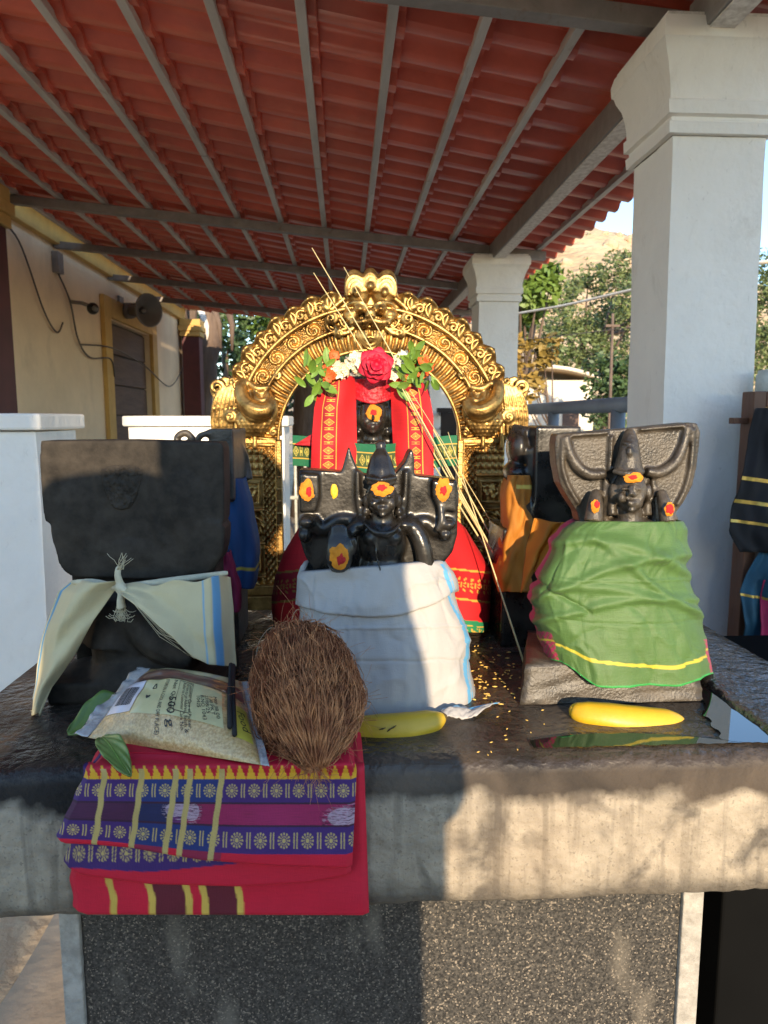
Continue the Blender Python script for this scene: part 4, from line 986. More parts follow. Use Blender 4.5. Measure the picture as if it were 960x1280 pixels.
# ---- green cloth on the right statue
def gfold(sx, v, th):
    d = .007 * n3(sx * 1.6, v * 1.9, 13)
    for (v0, k, w_, a_) in ((.16, .10, .035, .007), (.30, -.16, .03, .006), (.24, .30, .028, .005), (.44, .06, .028, .004), (.52, -.10, .025, .005)):
        c = v0 + k * sx + .10 * (sx * sx - .3); d += a_ * math.exp(-((v - c) / w_) ** 2)
    d -= .005 * math.exp(-((v - (.40 + .22 * (sx + 1))) / .02) ** 2) * (1 if sx < -.3 else 0)
    d += .0016 * seam(sx, .10, .025) - .0016 * seam(sx, -.45, .025) + .0014 * seam(v, .36, .01) - .0014 * seam(v, .62, .01)
    d += .0045 * math.sin(sx * 6 + 1.2 + 1.5 * v) * sst(.55, 1, v) + .0022 * n3(v * 7, sx * 3, 31) * sst(.5, 1, abs(sx))
    d += .0016 * n3(sx * 9, v * 9, 2) + .0022 * crease(sx * 1.5 + v, v * 2.0 - sx * .8, 44) - .0022 * crease(sx * 2.2 - v * .6, v * 1.8 + sx * .7, 57) + .0014 * crease(sx * 5, v * 4, 66, 4)
    return d
def gcol(sx, v, th):
    c = np.array((.066, .135, .030)) * (1 + .12 * n3(sx * 60, 1, 3) * .6 + .10 * n3(1, v * 70, 3))
    vb = v + .035 * sx
    if abs(v - (.865 + .02 * math.sin(sx * 3))) < .010 and abs(th) < .62: c = np.array((.50, .40, .03))
    if th < 0 and (abs(th) > .50) and abs(th) < .62: c = np.array((.46, .02, .09))
    if abs(th) > (.30 if th < 0 else .38) and v > .76:
        q = (int(v * 60) + int(th * 60)) % 3
        c = np.array((.42, .02, .09)) if q != 0 else np.array((.16, .12, .03))
        if abs(v - .83) < .008: c = np.array((.5, .4, .03))
    if v > .985: c = np.array((.03, .30, .06))
    return c
def gtop(sx): return -3 + 9 * math.exp(-((sx + .05) / .5) ** 2) * 0 + 5 * sx * sx
rows = [(652, 724, 856), (662, 706, 862), (690, 690, 861), (720, 676, 859), (750, 668, 866), (790, 672, 874), (820, 678, 880), (858, 684, 888)]
GY = .978
_, gf = skirt(rows, GY, [(0, .050), (.25, .074), (.7, .090), (1, .096)], [(0, .05), (1, .075)], gcol, 'green_cloth', M['cl_green'],
      'bright green cloth with gold stripe and magenta checks wrapped round right statue', gfold, nu=240, nv=130, expo=3.0, botf=lambda sx: -34 * sst(.3, 1, -sx) - 16 * sst(.5, 1, sx))
# ---- cream cloth knotted behind the left statue
cr_ = thing('cream_cloth', 'thin cream cloth with blue stripes knotted behind the left statue', 'cloth', (-.29, .95, ZT))
def ccol(lr):
    def c(u, v):
        base = np.array((.62, .52, .30))
        if lr == 0:
            if abs(u - .055) < .018: base = np.array((.10, .30, .48))
        else:
            if .82 < u < .90: base = np.array((.17, .42, .66))
            elif abs(u - .745) < .010: base = np.array((.20, .40, .55))
        return base
    return c
def cl_left(u, v):                                   # from outer edge (u=0) to inner edge (u=1); v down
    py = 727 + (893 - 727) * v
    a = interp(py, [(727, 88), (740, 72), (780, 57), (830, 48), (893, 37)]) ; b_ = interp(py, [(727, 152), (740, 142), (775, 118), (820, 92), (860, 64), (893, 52)])
    px = a + (b_ - a) * u; Y = .925 - .02 * v + .05 * (1 - sst(0, .35, u)) - .012 * math.sin(math.pi * u)
    p = at(px, py, Y); p.y += .004 * math.sin(u * 8 + v * 9) + .004 * n3(u * 3, v * 5); return p
def cl_right(u, v):                                  # from knot (u=0) to the right edge
    top = 733 - 12 * u; bot = interp(u, [(0, 745), (.2, 765), (.45, 795), (.62, 822), (.75, 832), (1, 832)])
    py = top + (bot - top) * v; px = interp(u, [(0, 152), (1, 1)]) if 0 else 152 + (interp(py, [(715, 287), (760, 291), (832, 296)]) - 152) * u
    Y = .926 - .022 * math.sin(math.pi * min(1, u * .9)) + .055 * sst(.8, 1, u) - .035 * v
    p = at(px, py, Y); p.y += .0035 * math.sin(u * 9 - v * 5) + .005 * n3(u * 4, v * 4, 6); p.z += .003 * math.sin(u * 16) * (1 - v); return p
MB().grid(cl_left, 50, 80, col=ccol(0)).build('left_flap', M['cl_cream'], cr_, solid=.0012)
MB().grid(cl_right, 70, 50, col=ccol(1)).build('right_flap', M['cl_cream'], cr_, solid=.0012)
# rolled upper band and the knot with loose ends
M['cl_plaincream'] = mat('plain_cream_cotton', (.58, .52, .36), .85, var=.15, vs=30, weave=.4, bump=.5, bs=120)
b = SB(); b.T([(90, 728, .955), (115, 728, .938), (140, 733, .928), (152, 735, .925), (165, 733, .928), (215, 726, .930), (285, 716, .960)], [3, 5, 5, 5, 5, 5, 3.5]); b.build('rolled_band', M['cl_plaincream'], cr_, remesh=.0022, sm=3)
b = SB(); b.E(151, 735, 7, 8, .915); b.T([(150, 730, .915), (147, 718, .915), (149, 708, .918)], [5, 4, 3.5]); b.T([(152, 738, .913), (151, 752, .912), (152, 760, .913)], [4, 5, 6]); b.T([(145, 733, .912), (158, 738, .910)], 4); b.build('knot', M['cl_plaincream'], cr_, remesh=.0015, sm=2)
m = MB(); rr = random.Random(3)
for k in range(46):
    up = k < 12; x0 = 151 + rr.uniform(-5, 5); y0 = 712 if up else 756; pts = []; dx = rr.uniform(-16, 16); ln = rr.uniform(8, 22)
    for j in range(6): pts.append(at(x0 + dx * (j / 5) ** 1.5 + 3 * n3(j * .8, k), (y0 - ln * j / 5) if up else (y0 + ln * math.sin(j / 5 * 2.2)), .913 - .004 * j / 5))
    m.tube(pts, .00035, 4)
for k in range(7):
    a = at(160, 745, .915); b_ = at(rr.uniform(235, 262), rr.uniform(812, 826), .895); c = a.lerp(b_, .5) + Vector((0, -.01, rr.uniform(-.02, .004)))
    m.tube([a, a.lerp(c, .5), c, c.lerp(b_, .5), b_], .0004, 4)
for k in range(10):
    x0 = 45 + rr.uniform(-8, 8); m.tube([at(x0, 888, .915), at(x0 + 2 * n3(k, 1), 900, .912), at(x0 + 12 * n3(k, 2), 914 + rr.uniform(-4, 6), .908)], .00035, 4)
m.build('loose_threads', M['cl_plaincream'], cr_)['kind'] = 'stuff'
# ---- red and green cloths of the chief deity
def border_motif(s, t):
    """gold border: s along (repeat 1), t across 0..1; True where gold"""
    if t < .06 or t > .94: return True
    k = s % 1.0
    if t < .14 or t > .86: return False
    if k < .62:
        d = abs(k - .31) / .27 + abs(t - .5) / .34
        return (.78 < d < 1.02) or d < .30 or (.45 < d < .58)
    return (.68 < k < .73 or .82 < k < .87) and .22 < t < .78 or (.735 < k < .815 and abs(t - .5) < .08)
GOLD = np.array((.62, .36, .05)); RED = np.array((.56, .010, .014)); MAR = np.array((.22, .006, .010)); GRN = np.array((.008, .13, .055)); OLV = np.array((.045, .08, .02))
YR = 1.262
def redpanel(rows, bl, br, flipdir, label, rep, drift=0):
    y0, y1 = rows[0][0], rows[-1][0]
    def geo(u, v):
        py = y0 + (y1 - y0) * v; a = interp(py, [(r[0], r[1]) for r in rows]); b_ = interp(py, [(r[0], r[2]) for r in rows])
        px = a + (b_ - a) * u
        p = at(px, py, YR); p.y += .012 * (u - .5) * flipdir - .018 * math.sin(math.pi * u) + .0035 * math.sin(u * 7 + v * 4) + .004 * n3(u * 3, v * 4, 2); return p
    def col(u, v):
        e = u + drift * v
        if bl < e < br: return GOLD if border_motif(v * rep, (e - bl) / (br - bl)) else MAR * 1.6
        return RED * (1 + .12 * n3(u * 3, v * 90))
    o = MB().grid(geo, 110, 260, col=col).build('red_shawl_panel', M['cl_red'], None, solid=.0016); tag(o, label, 'cloth', 'red shawl panels on the chief deity')
redpanel([(470, 402, 443), (490, 398, 445), (510, 393, 445), (550, 390, 446), (592, 389, 446)], .20, .55, 1, 'red shawl panel with gold diamond border left of the deity face', 7.0)
redpanel([(468, 486, 520), (490, 489, 536), (520, 490, 541), (560, 492, 541), (602, 497, 541)], .36, .72, -1, 'red shawl panel with gold diamond border right of the deity face', 7.5)
def gsash(u, v):
    px = 366 + 205 * u; py = 553 + 38 * v + 5 * math.cos((u - .5) * 6) - 4
    p = at(px, py, 1.315); p.y -= .060 * math.cos((u - .5) * 3.0) ** 2 + .004 * math.sin(u * 26 + v * 3); return p
def gscol(u, v):
    t = (v - .30) / .42
    if .26 < v < .30 or .72 < v < .76: return GOLD
    if 0 < t < 1: return np.array((.50, .42, .08)) if border_motif(u * 15, .1 + .8 * t) else OLV
    return GRN
o = MB().grid(gsash, 260, 60, col=gscol).build('green_shawl', M['cl_red'], None, solid=.0016); tag(o, 'green sash with gold border across the chief deity chest', 'cloth')
b = SB(); P = [at(368, 556, 1.30), at(394, 540, 1.29), at(394, 558, 1.29)]
m = MB().grid(lambda u, v: P[0].lerp(P[1].lerp(P[2], v), u) + Vector((0, .004 * n3(u * 4, v * 4), 0)), 14, 8, col=lambda u, v: MAR * 2); tag(m.build('red_cloth_tip', M['cl_red'], None, solid=.0015), 'small red cloth tip sticking out left above the green sash', 'cloth')
# wide lower skirt showing on both sides of the centre statue
def rfold(sx, v, th): return .006 * math.sin(sx * 13 + 2 * v) * sst(.1, .6, v) + .005 * n3(sx * 3, v * 3, 4)
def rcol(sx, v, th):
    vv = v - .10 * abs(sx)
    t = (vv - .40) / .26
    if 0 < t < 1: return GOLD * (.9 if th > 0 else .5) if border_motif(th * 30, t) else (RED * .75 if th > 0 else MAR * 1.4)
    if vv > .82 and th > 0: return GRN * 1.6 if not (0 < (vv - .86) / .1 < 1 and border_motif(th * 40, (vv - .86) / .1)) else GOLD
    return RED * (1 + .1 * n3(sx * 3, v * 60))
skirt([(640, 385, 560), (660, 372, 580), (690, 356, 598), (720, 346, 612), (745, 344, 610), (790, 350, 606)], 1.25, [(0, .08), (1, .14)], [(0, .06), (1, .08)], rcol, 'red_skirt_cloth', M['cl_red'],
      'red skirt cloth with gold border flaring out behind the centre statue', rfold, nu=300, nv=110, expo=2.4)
# ---- blue cloth (middle left), orange cloth (middle right)
def bfold(sx, v, th): return .004 * math.sin(sx * 8 + v * 2) * sst(.1, .4, v) + .004 * n3(sx * 3, v * 4, 9)
def bcol(sx, v, th):
    if abs(v - .82) < .014: return np.array((.5, .40, .05))
    return np.array((.006, .055, .16)) * (1 + .3 * n3(sx * 2, v * 3))
skirt([(598, 262, 304), (625, 258, 311), (660, 256, 316), (700, 258, 320), (736, 262, 318)], 1.22, [(0, .045), (1, .075)], [(0, .10), (1, .11)], bcol, 'blue_cloth', M['cl_misc'], 'deep blue cloth on the edge-on statue beside the arch leg', bfold, nu=120, nv=70)
skirt([(690, 266, 288), (730, 262, 296), (765, 262, 300)], 1.13, [(0, .02), (1, .04)], [(0, .03), (1, .04)], lambda sx, v, th: np.array((.22, .006, .05)), 'maroon_cloth_tail', M['cl_misc'], 'maroon cloth tail below the blue cloth', bfold, nu=60, nv=40)
def ocol(sx, v, th):
    if abs(v - .10) < .02 and abs(sx - .3) < .5: return np.array((.70, .52, .10))
    if th > 0 and .80 < sx < .88: return np.array((.12, .20, .45))
    return np.array((.42, .15, .010)) * (1 + .3 * n3(sx * 3, v * 4))
def ofold(sx, v, th): return .0028 * math.sin(v * 19 + sx * 3 + 4 * n3(sx * 2, v * 2)) + .005 * n3(sx * 3, v * 4, 19)
skirt([(594, 634, 666), (620, 630, 668), (660, 627, 670), (700, 620, 668), (740, 622, 668)], 1.19, [(0, .05), (1, .07)], [(0, .05), (1, .07)], ocol, 'orange_cloth', M['cl_misc'], 'orange cloth on the sideways statue right of the arch', ofold, nu=120, nv=90)
def otail(u, v):
    a = at(668, 648, 1.10).lerp(at(712, 655, 1.06), u); b_ = at(648, 745, 1.09).lerp(at(652, 740, 1.08), u) if 0 else at(650, 740, 1.10).lerp(at(690, 690, 1.07), u)
    p = a.lerp(b_, v); p.y += .008 * math.sin(u * 9 + v * 4) + .006 * n3(u * 4, v * 4); return p
tag(MB().grid(otail, 40, 40, col=lambda u, v: np.array((.46, .17, .012)) * (1 + .3 * n3(u * 4, v * 4))).build('orange_cloth_tail', M['cl_misc'], None, solid=.0015), 'orange cloth tail spread between right statue and arch', 'cloth')
# ------------------------------------------------------------------ brass arch behind the chief deity
YA = 1.42; AC = at(462, 552, YA); AK = S(YA, AC.z)
arch = thing('brass_arch', 'ornate golden brass arch with lion-face crest framing the chief deity', 'arch', (AC.x, YA, ZT))
def pol(r, th, h=0.0): return Vector((AC.x + r * AK * math.cos(th), YA - h, AC.z + r * AK * math.sin(th) * .985))
def band(name, r0, r1, hf, nth, nr):
    m = MB()
    def f(u, v):
        th = math.pi * (-.02 + 1.04 * u); r = r0 + (r1 - r0) * v
        return pol(r, th, hf(th, v))
    m.grid(f, nth, nr)
    m.grid(lambda u, v: pol([r0, r0, r1, r1][round(v * 3)], math.pi * (-.02 + 1.04 * u), [0.0, -.02, -.02, 0.0][round(v * 3)] + (hf(math.pi * (-.02 + 1.04 * u), 0 if round(v*3) < 2 else 1) if round(v * 3) in (0, 3) else 0)), 120, 3)
    return m.build(name, M['brass'], arch)
def feather(th, v):
    s = abs(th - math.pi / 2) / (math.pi / 2)                       # mirror about the top
    ph = (s * 27 + .55 * v * v - .3 * v) % 1.0
    rib = math.sin(math.pi * ph) ** .55
    return .006 + .0095 * rib * math.sin(math.pi * min(1, v * .94 + .06)) ** .5 + .003 * v
def scroll(th, v):
    s = abs(th - math.pi / 2) / (math.pi / 2) * 8.5; i = math.floor(s); a = (s - i - .5) * 1.15; b_ = (v - .5)
    if i % 2: b_ = -b_
    rr_ = math.hypot(a, b_); ph = math.atan2(b_, a)
    h = .0045 * (.5 + .5 * math.cos(ph - rr_ * 21)) * (1 - sst(.40, .56, rr_)) + .004 * math.exp(-(rr_ / .09) ** 2)
    h += .0040 * (.5 + .5 * math.sin((a * 1.0 + b_ * 2.4) * 13 + 3 * math.sin(a * 7))) * sst(.38, .52, rr_)
    return .0075 + h + .001 * n3(th * 90, v * 9)
band('feathered_inner_band', 113, 141, feather, 760, 16)
band('scroll_band', 141.2, 164, scroll, 640, 26)
for r, w_, h in ((113, 2.2, .010), (141, 2.8, .017), (164.5, 3.0, .016)):
    m = MB(); m.tube([pol(r, math.pi * (-.02 + 1.04 * k / 120), h) for k in range(121)], w_ * AK, 8); m.build('rim_bead', M['brass'], arch)
# curled flame leaves round the outside, each its own piece
def flame_mesh(mir):
    m = MB(); s_ = -1 if mir else 1
    def f(u, v):                                           # v: 0 root .. 1 tip, u across
        wd = 15.5 * (1 - v ** 5) ** .5 * (.72 + .28 * v); ln = 22 * v
        bend = 6 * v * v
        a = (u - .5) * 2
        x = s_ * (a * wd + bend); z = ln - 4 * v * v * a * a
        h = .003 + .010 * (1 - a * a) * (.35 + .65 * math.sin(math.pi * (.10 + .8 * v)) ** .8) + .0030 * math.cos(a * 11 + 1.5 * v) * (1 - v * v)
        h += .007 * math.exp(-((v - .85) / .12) ** 2) * (1 - a * a)
        return Vector((x * AK, -h, z * AK))
    m.grid(f, 16, 16)
    m.tube([Vector((s_ * (-9 + 5.5 * (1 - q / 16) * math.cos(q * .62)) * AK, -.010 - .002 * q / 16, (8 + 5.5 * (1 - q / 16) * math.sin(q * .62)) * AK)) for q in range(15)], 1.9 * AK, 6)
    m.tube([Vector((s_ * (9 * math.sin(q / 8 * 2.4) * (1 - .4 * q / 8) - 2) * AK, -.012, (3 + 14 * q / 8) * AK)) for q in range(9)], 1.7 * AK, 6)
    me = m.mesh('flame_leaf'); me.materials.append(M['brass'])
    return me
fm = [flame_mesh(False), flame_mesh(True)]
for side in (0, 1):
    for k in range(7):
        an = math.radians(27 + 46 * k / 6); th = math.pi - an if side == 0 else an
        p = pol(163.5, th, .004)
        mt_ = Matrix.Translation(p) @ Matrix.Rotation(-(th - math.pi / 2), 4, 'Y') @ Matrix.Scale(1.22 + .08 * (k % 2), 4)
        inst('flame_leaf', fm[side], arch, None, mtx=mt_)
class AB(SB):
    mir = False
    def q(s, px): return 924 - px if s.mir else px
    def E(s, px, py, rx, rz, Y, ry=None, rot=0): return SB.E(s, s.q(px), py, rx, rz, Y, ry, -rot if s.mir else rot)
    def T(s, pts, rad, n=10, flat=1.0): return SB.T(s, [(s.q(p[0]), p[1], p[2]) for p in pts], rad, n, flat)
    def spiral(s, px, py, r, turns, Y, w_, cw=1, st=0.0, rise=.006):
        n = int(14 * turns); pts = []
        P = []; RR = []
        for i in range(n + 1):
            f_ = i / n; a = st + cw * turns * 2 * math.pi * f_; q = r * (1 - f_ * .86)
            P.append(at(s.q(px + q * math.cos(a)), py - q * math.sin(a), Y - rise * f_)); RR.append(w_ * (1 - .35 * f_) * AK)
        s.tube(P, RR, 7)
# crest: lion face with three plumes
b = AB(); YK = YA - .006
b.plate([(430, 372), (432, 352), (440, 340), (452, 345), (458, 337), (466, 337), (473, 345), (484, 338), (494, 348), (497, 366), (505, 378), (520, 392), (500, 408), (484, 414), (462, 438), (440, 414), (420, 408), (404, 392), (420, 380)], YK - .004, YK + .02)
for (cx, cy, rx, rz, rot) in ((446, 360, 15, 23, -14), (463, 352, 11, 17, 0), (481, 360, 15, 23, 14)):
    b.E(cx, cy, rx, rz, YK - .006, .014, rot)
    for q in range(4):
        f_ = .92 - .22 * q; pts = []
        for j in range(11):
            a = math.radians(-10 + 200 * j / 10); x = rx * f_ * math.cos(a); z = rz * f_ * math.sin(a); c_, s_ = math.cos(math.radians(rot)), math.sin(math.radians(rot))
            pts.append((cx + x * c_ + z * s_, cy + 5 - (z * c_ - x * s_), YK - .016 - .004 * (1 - f_)))
        b.T(pts, 1.6)
    b.E(cx, cy + 6, 4, 5, YK - .024, .006)
for sx in (-1, 1):
    b.E(463 + 13 * sx, 386, 8, 6.5, YK - .020, .014); b.E(463 + 13 * sx, 386, 3.5, 3, YK - .033, .005)
    b.T([(463 + 3 * sx, 384, YK - .024), (463 + 12 * sx, 378, YK - .026), (463 + 26 * sx, 380, YK - .018), (463 + 32 * sx, 387, YK - .012)], [2.5, 3, 3, 2])
    b.E(463 + 24 * sx, 394, 10, 8, YK - .014, .014)
    b.T([(463, 399, YK - .030), (463 + 14 * sx, 403, YK - .028), (463 + 26 * sx, 399, YK - .022), (463 + 33 * sx, 391, YK - .014)], [4, 4, 3.5, 2.5])
    for q in range(4): b.E(463 + (4 + 6.5 * q) * sx, 406.5 - .5 * q * q * .5, 2.6, 3, YK - .026)
b.E(463, 392, 7, 7, YK - .030, .012); b.E(459, 395, 3, 2.5, YK - .036); b.E(467, 395, 3, 2.5, YK - .036)
for q in range(4):
    s_ = 1 - .24 * q; b.T([(463 - 20 * s_, 412, YK - .006 - .003 * q), (463 - 16 * s_, 422, YK - .010 - .003 * q), (463, 414 + 23 * s_, YK - .010 - .003 * q), (463 + 16 * s_, 422, YK - .010 - .003 * q), (463 + 20 * s_, 412, YK - .006 - .003 * q)], 1.7)
for mir in (False, True):
    b.mir = mir
    for q in range(5):
        f_ = 1 - .17 * q; b.T([(462 - 56 * f_, 398, YK - .010), (462 - 52 * f_, 410 - 2 * q, YK - .012), (462 - 38 * f_, 419 - 4 * q, YK - .014), (462 - 24 * f_, 416 - 4 * q, YK - .014)], 1.9)
    b.spiral(414, 398, 8, 1.6, YK - .012, 2.4, -1, 1.2); b.spiral(424, 416, 7, 1.5, YK - .012, 2.2, 1, 2.0); b.E(408, 385, 9, 6, YK - .006, .010, 30)
    b.T([(432, 372, YK - .006), (422, 380, YK - .008), (414, 388, YK - .010)], [3, 3.5, 3])
b.build('lion_face_crest', M['brass'], arch, remesh=.0021, sm=2)
# makaras at the springing of the arch
def makara(mir):
    b = AB(); b.mir = mir; Y1_ = YA - .006
    pl_ = [(352, 545), (350, 500), (340, 470), (316, 462), (300, 466), (292, 474), (280, 470), (268, 476), (262, 488), (266, 498), (263, 520), (268, 545), (300, 552)]
    b.plate([(b.q(x), y) for x, y in pl_], Y1_ - .002, Y1_ + .02)
    b.E(322, 512, 27, 30, Y1_ - .004, .024); b.E(318, 526, 24, 19, Y1_ - .010, .020)
    # smooth curled snout
    b.T([(306, 474, Y1_ - .010), (301, 486, Y1_ - .020), (306, 503, Y1_ - .032), (320, 513, Y1_ - .038), (334, 512, Y1_ - .036), (340, 499, Y1_ - .026)], [5, 8, 10, 11, 9.5, 6])
    b.T([(318, 490, Y1_ - .018), (322, 500, Y1_ - .030), (331, 500, Y1_ - .030), (335, 490, Y1_ - .020)], [3.5, 4, 4, 3])
    b.T([(310, 478, Y1_ - .014), (322, 486, Y1_ - .018), (336, 484, Y1_ - .014)], [4, 4.5, 4])
    b.T([(299, 510, Y1_ - .022), (310, 522, Y1_ - .034), (324, 526, Y1_ - .036), (338, 521, Y1_ - .030)], 2.2)
    for r_ in range(5):                                            # scales on the belly
        for c_ in range(9 - r_):
            x = 318 + (c_ - (8 - r_) / 2) * 5.2; y = 526 + r_ * 4.4; dx = (x - 318) / 25; dz = (y - 526) / 20; q = max(0, 1 - dx * dx - dz * dz)
            b.E(x, y, 2.8, 2.6, Y1_ - .009 - .021 * math.sqrt(q), .0035)
    # feathery tail plume on the outer side
    for q in range(6):
        o_ = q * 5.2; b.T([(266 + o_ * .9, 544, Y1_ - .006), (265 + o_, 520, Y1_ - .010), (269 + o_ * .95, 498, Y1_ - .012), (280 + o_ * .6, 482, Y1_ - .010)], [1.6, 2.2, 2.2, 1.6])
    b.spiral(271, 484, 9, 1.5, Y1_ - .008, 2.8, 1, 0.4); b.spiral(288, 521, 8, 1.7, Y1_ - .012, 2.4, -1, 2.2); b.spiral(300, 510, 6, 1.3, Y1_ - .014, 2.2, 1, 3.6); b.spiral(291, 476, 6, 1.3, Y1_ - .008, 2.4, -1, .5)
    b.spiral(342, 540, 6, 1.4, Y1_ - .008, 2.0, 1, 1); b.spiral(346, 470, 6, 1.2, Y1_ - .010, 2.2, -1, 2)
    b.build('makara', M['brass'], arch, remesh=.0021, sm=2)
makara(False); makara(True)
# legs: repousse panels with lattice, niches and foliage
def leg(mir):
    lg = None; q = (lambda x: 924 - x) if mir else (lambda x: x)
    xa = at(q(296), 640, YA).x; xb = at(q(353), 640, YA).x; z1 = AC.z + .004; z0 = ZT + .002
    def hf(s, t):                                                   # s 0 outer..1 inner, t 0 top..1 bottom
        h = .010
        if s > .90: return .014 + (.003 if (t * 14) % 1 < .06 else 0)
        if .87 < s <= .90 or .60 < s < .62 or t < .02: return .016
        if s >= .62:                                                # lattice column
            a = (s - .62) / .25 * 2; b_ = t * 46
            return .007 + .006 * abs(math.sin(math.pi * (a + b_ / 2)) * math.sin(math.pi * (a - b_ / 2))) ** .5 + .002 * n3(s * 60, t * 200)
        tt = t * 5.0; i = int(tt); fr = tt - i; a = s / .60
        if fr < .10: return .016 - .004 * abs(fr - .05) / .05
        if i % 2 == 1 or i == 0:
            if i == 0: return .008 + .006 * abs(math.sin(a * 14) * math.sin(fr * 14)) ** .6
            e = min(a, 1 - a, (fr - .1), (1 - fr))
            if e < .10: return .009
            if e < .17: return .015
            return .006 + .006 * math.exp(-((a - .5) / .25) ** 2 - ((fr - .55) / .3) ** 2) + .003 * n3(a * 9, fr * 9, i)
        dx, dy = a - .5, fr - .95; r_ = math.hypot(dx, dy * .8); ph = math.atan2(-dy, dx)
        return .008 + .006 * (.5 + .5 * math.sin(ph * 11 + 5 * math.sin(r_ * 11))) + .003 * math.cos(r_ * 40)
    m = MB()
    m.grid(lambda u, v: Vector((xa + (xb - xa) * u, YA - hf(u, v), z1 + (z0 - z1) * v)), 90, 380)
    m.box((min(xa, xb), YA - .004, z0), (max(xa, xb), YA + .022, z1))
    o = m.build('leg', M['brass'], arch)
    for k, (e, za, zb_) in enumerate(((.010, ZT + .002, ZT + .030), (.004, ZT + .031, ZT + .050))):
        MB().box((min(xa, xb) - e, YA - .022 - e, za), (max(xa, xb) + e, YA + .024 + e, zb_)).build('plinth', M['brass'], o, smooth=False, bevel=.002)
leg(False); leg(True)
# ------------------------------------------------------------------ flowers round the deity
M['fl_white'] = mat('white_jasmine', (.78, .70, .50), .6, var=.08, sss=.1)
M['fl_orange'] = mat('orange_blossom', (.75, .13, .03), .6, var=.2, sss=.1)
M['fl_red'] = mat('crimson_petal', (.52, .004, .030), .6, var=.15, vs=40, sss=.05)
M['fl_leaf'] = mat('fresh_green_leaf', (.10, .20, .02), .5, col2=(.20, .32, .05), vs=20)
gl = thing('flower_garland', 'flower garland of orange, white and red blossoms with leaves over the deity', 'garland', at(466, 470, 1.27))
def blossom_mesh(name, n, ln, wd, cup, mt):
    m = MB()
    for k in range(n):
        a0 = 2 * math.pi * k / n; ca, sa = math.cos(a0), math.sin(a0)
        def f(u, v):
            r = ln * v; w_ = wd * math.sin(math.pi * min(1, .12 + .86 * v)) * (u - .5) * 2; h = cup * v * v - .25 * wd * (1 - ((u - .5) * 2) ** 2) * math.sin(math.pi * v)
            x, y = r, w_; return Vector((x * ca - y * sa, -h - .0, x * sa + y * ca))
        m.grid(f, 4, 4)
    m.ell((0, -.001, 0), (ln * .2, ln * .2, ln * .2), None, 6, 4)
    me = m.mesh(name); me.materials.append(mt); return me
bw = [blossom_mesh('white_blossom', 6, .0105, .0042, .003, M['fl_white']), blossom_mesh('white_blossom', 5, .009, .0045, -.004, M['fl_white'])]
bo = [blossom_mesh('orange_blossom', 6, .0105, .0048, .004, M['fl_orange']), blossom_mesh('orange_blossom', 5, .009, .0045, -.003, M['fl_orange'])]
rr = random.Random(12)
def scatter(lst, me, n, name, Y, spread=.016):
    for (px, py, rx, ry) in lst:
        for _ in range(n):
            a = rr.uniform(0, 6.28); q = math.sqrt(rr.random()); p = at(px + rx * q * math.cos(a), py + ry * q * math.sin(a), Y + rr.uniform(-spread, spread) * .7)
            inst(name, rr.choice(me), gl, p, (rr.uniform(-.7, .7), rr.uniform(0, 6), rr.uniform(-.7, .7)), [rr.uniform(.75, 1.15)] * 3)
scatter([(433, 457, 15, 13), (424, 464, 8, 8), (446, 452, 7, 8)], bw, 9, 'white_blossom', 1.238)
scatter([(497, 462, 9, 12), (505, 452, 8, 8)], bw, 6, 'white_blossom', 1.246)
scatter([(413, 452, 7, 9), (412, 466, 8, 10)], bo, 10, 'orange_blossom', 1.240)
scatter([(522, 452, 8, 5), (533, 456, 6, 7), (525, 465, 9, 5)], bo, 5, 'orange_blossom', 1.244)
def leaf_mesh(ln, wd, name, mt, bend=.2):
    m = MB()
    m.grid(lambda u, v: Vector(((u - .5) * 2 * wd * math.sin(math.pi * min(1, .06 + .93 * v)) ** .8, -bend * ln * v * v + .18 * wd * (1 - abs(u - .5) * 2), ln * v)), 6, 10)
    me = m.mesh(name); me.materials.append(mt); return me
lm = leaf_mesh(.030, .0065, 'green_leaf', M['fl_leaf'])
for (px, py, n, rx, ry) in ((391, 475, 15, 11, 22), (402, 462, 6, 8, 10), (514, 462, 13, 14, 14), (506, 478, 7, 10, 10), (528, 470, 8, 12, 8), (512, 444, 5, 6, 8)):
    for _ in range(n):
        p = at(px + rr.uniform(-rx, rx), py + rr.uniform(-ry, ry), 1.238 + rr.uniform(-.012, .012)); inst('green_leaf', lm, gl, p, (rr.uniform(-.7, .7), rr.uniform(-2.6, 2.6) , rr.uniform(-1, 1)), [rr.uniform(.7, 1.2)] * 3)
# crimson rose: layered petals
rc = at(470, 457, 1.228); rs = S(1.228, rc.z); m = MB()
for ring, (n, r0, lift, sc) in enumerate(((6, 11, .000, 11.5), (6, 8.5, .007, 10), (5, 5, .013, 8), (4, 2.4, .018, 5.5))):
    for k in range(n):
        a0 = 2 * math.pi * (k + .5 * (ring % 2)) / n + .3
        def f(u, v):
            aa = (u - .5) * 2; w_ = sc * math.sin(math.pi * min(1, .2 + .75 * v)) ** .6 * aa; r_ = r0 * .25 + (r0 + sc * .85) * v * (1 - .10 * aa * aa)
            h = lift + .006 * math.sin(v * 2.4) - .004 * v * v * (1 if ring < 2 else -1) + .003 * aa * aa
            x = r_ * math.cos(a0) - w_ * math.sin(a0); z = r_ * math.sin(a0) + w_ * math.cos(a0)
            return rc + Vector((x * rs, -h, z * rs))
        m.grid(f, 8, 8)
m.ell(rc + Vector((0, -.018, 0)), (4 * rs, .006, 4 * rs), None, 8, 6)
m.build('crimson_rose', M['fl_red'], gl, solid=.0008)
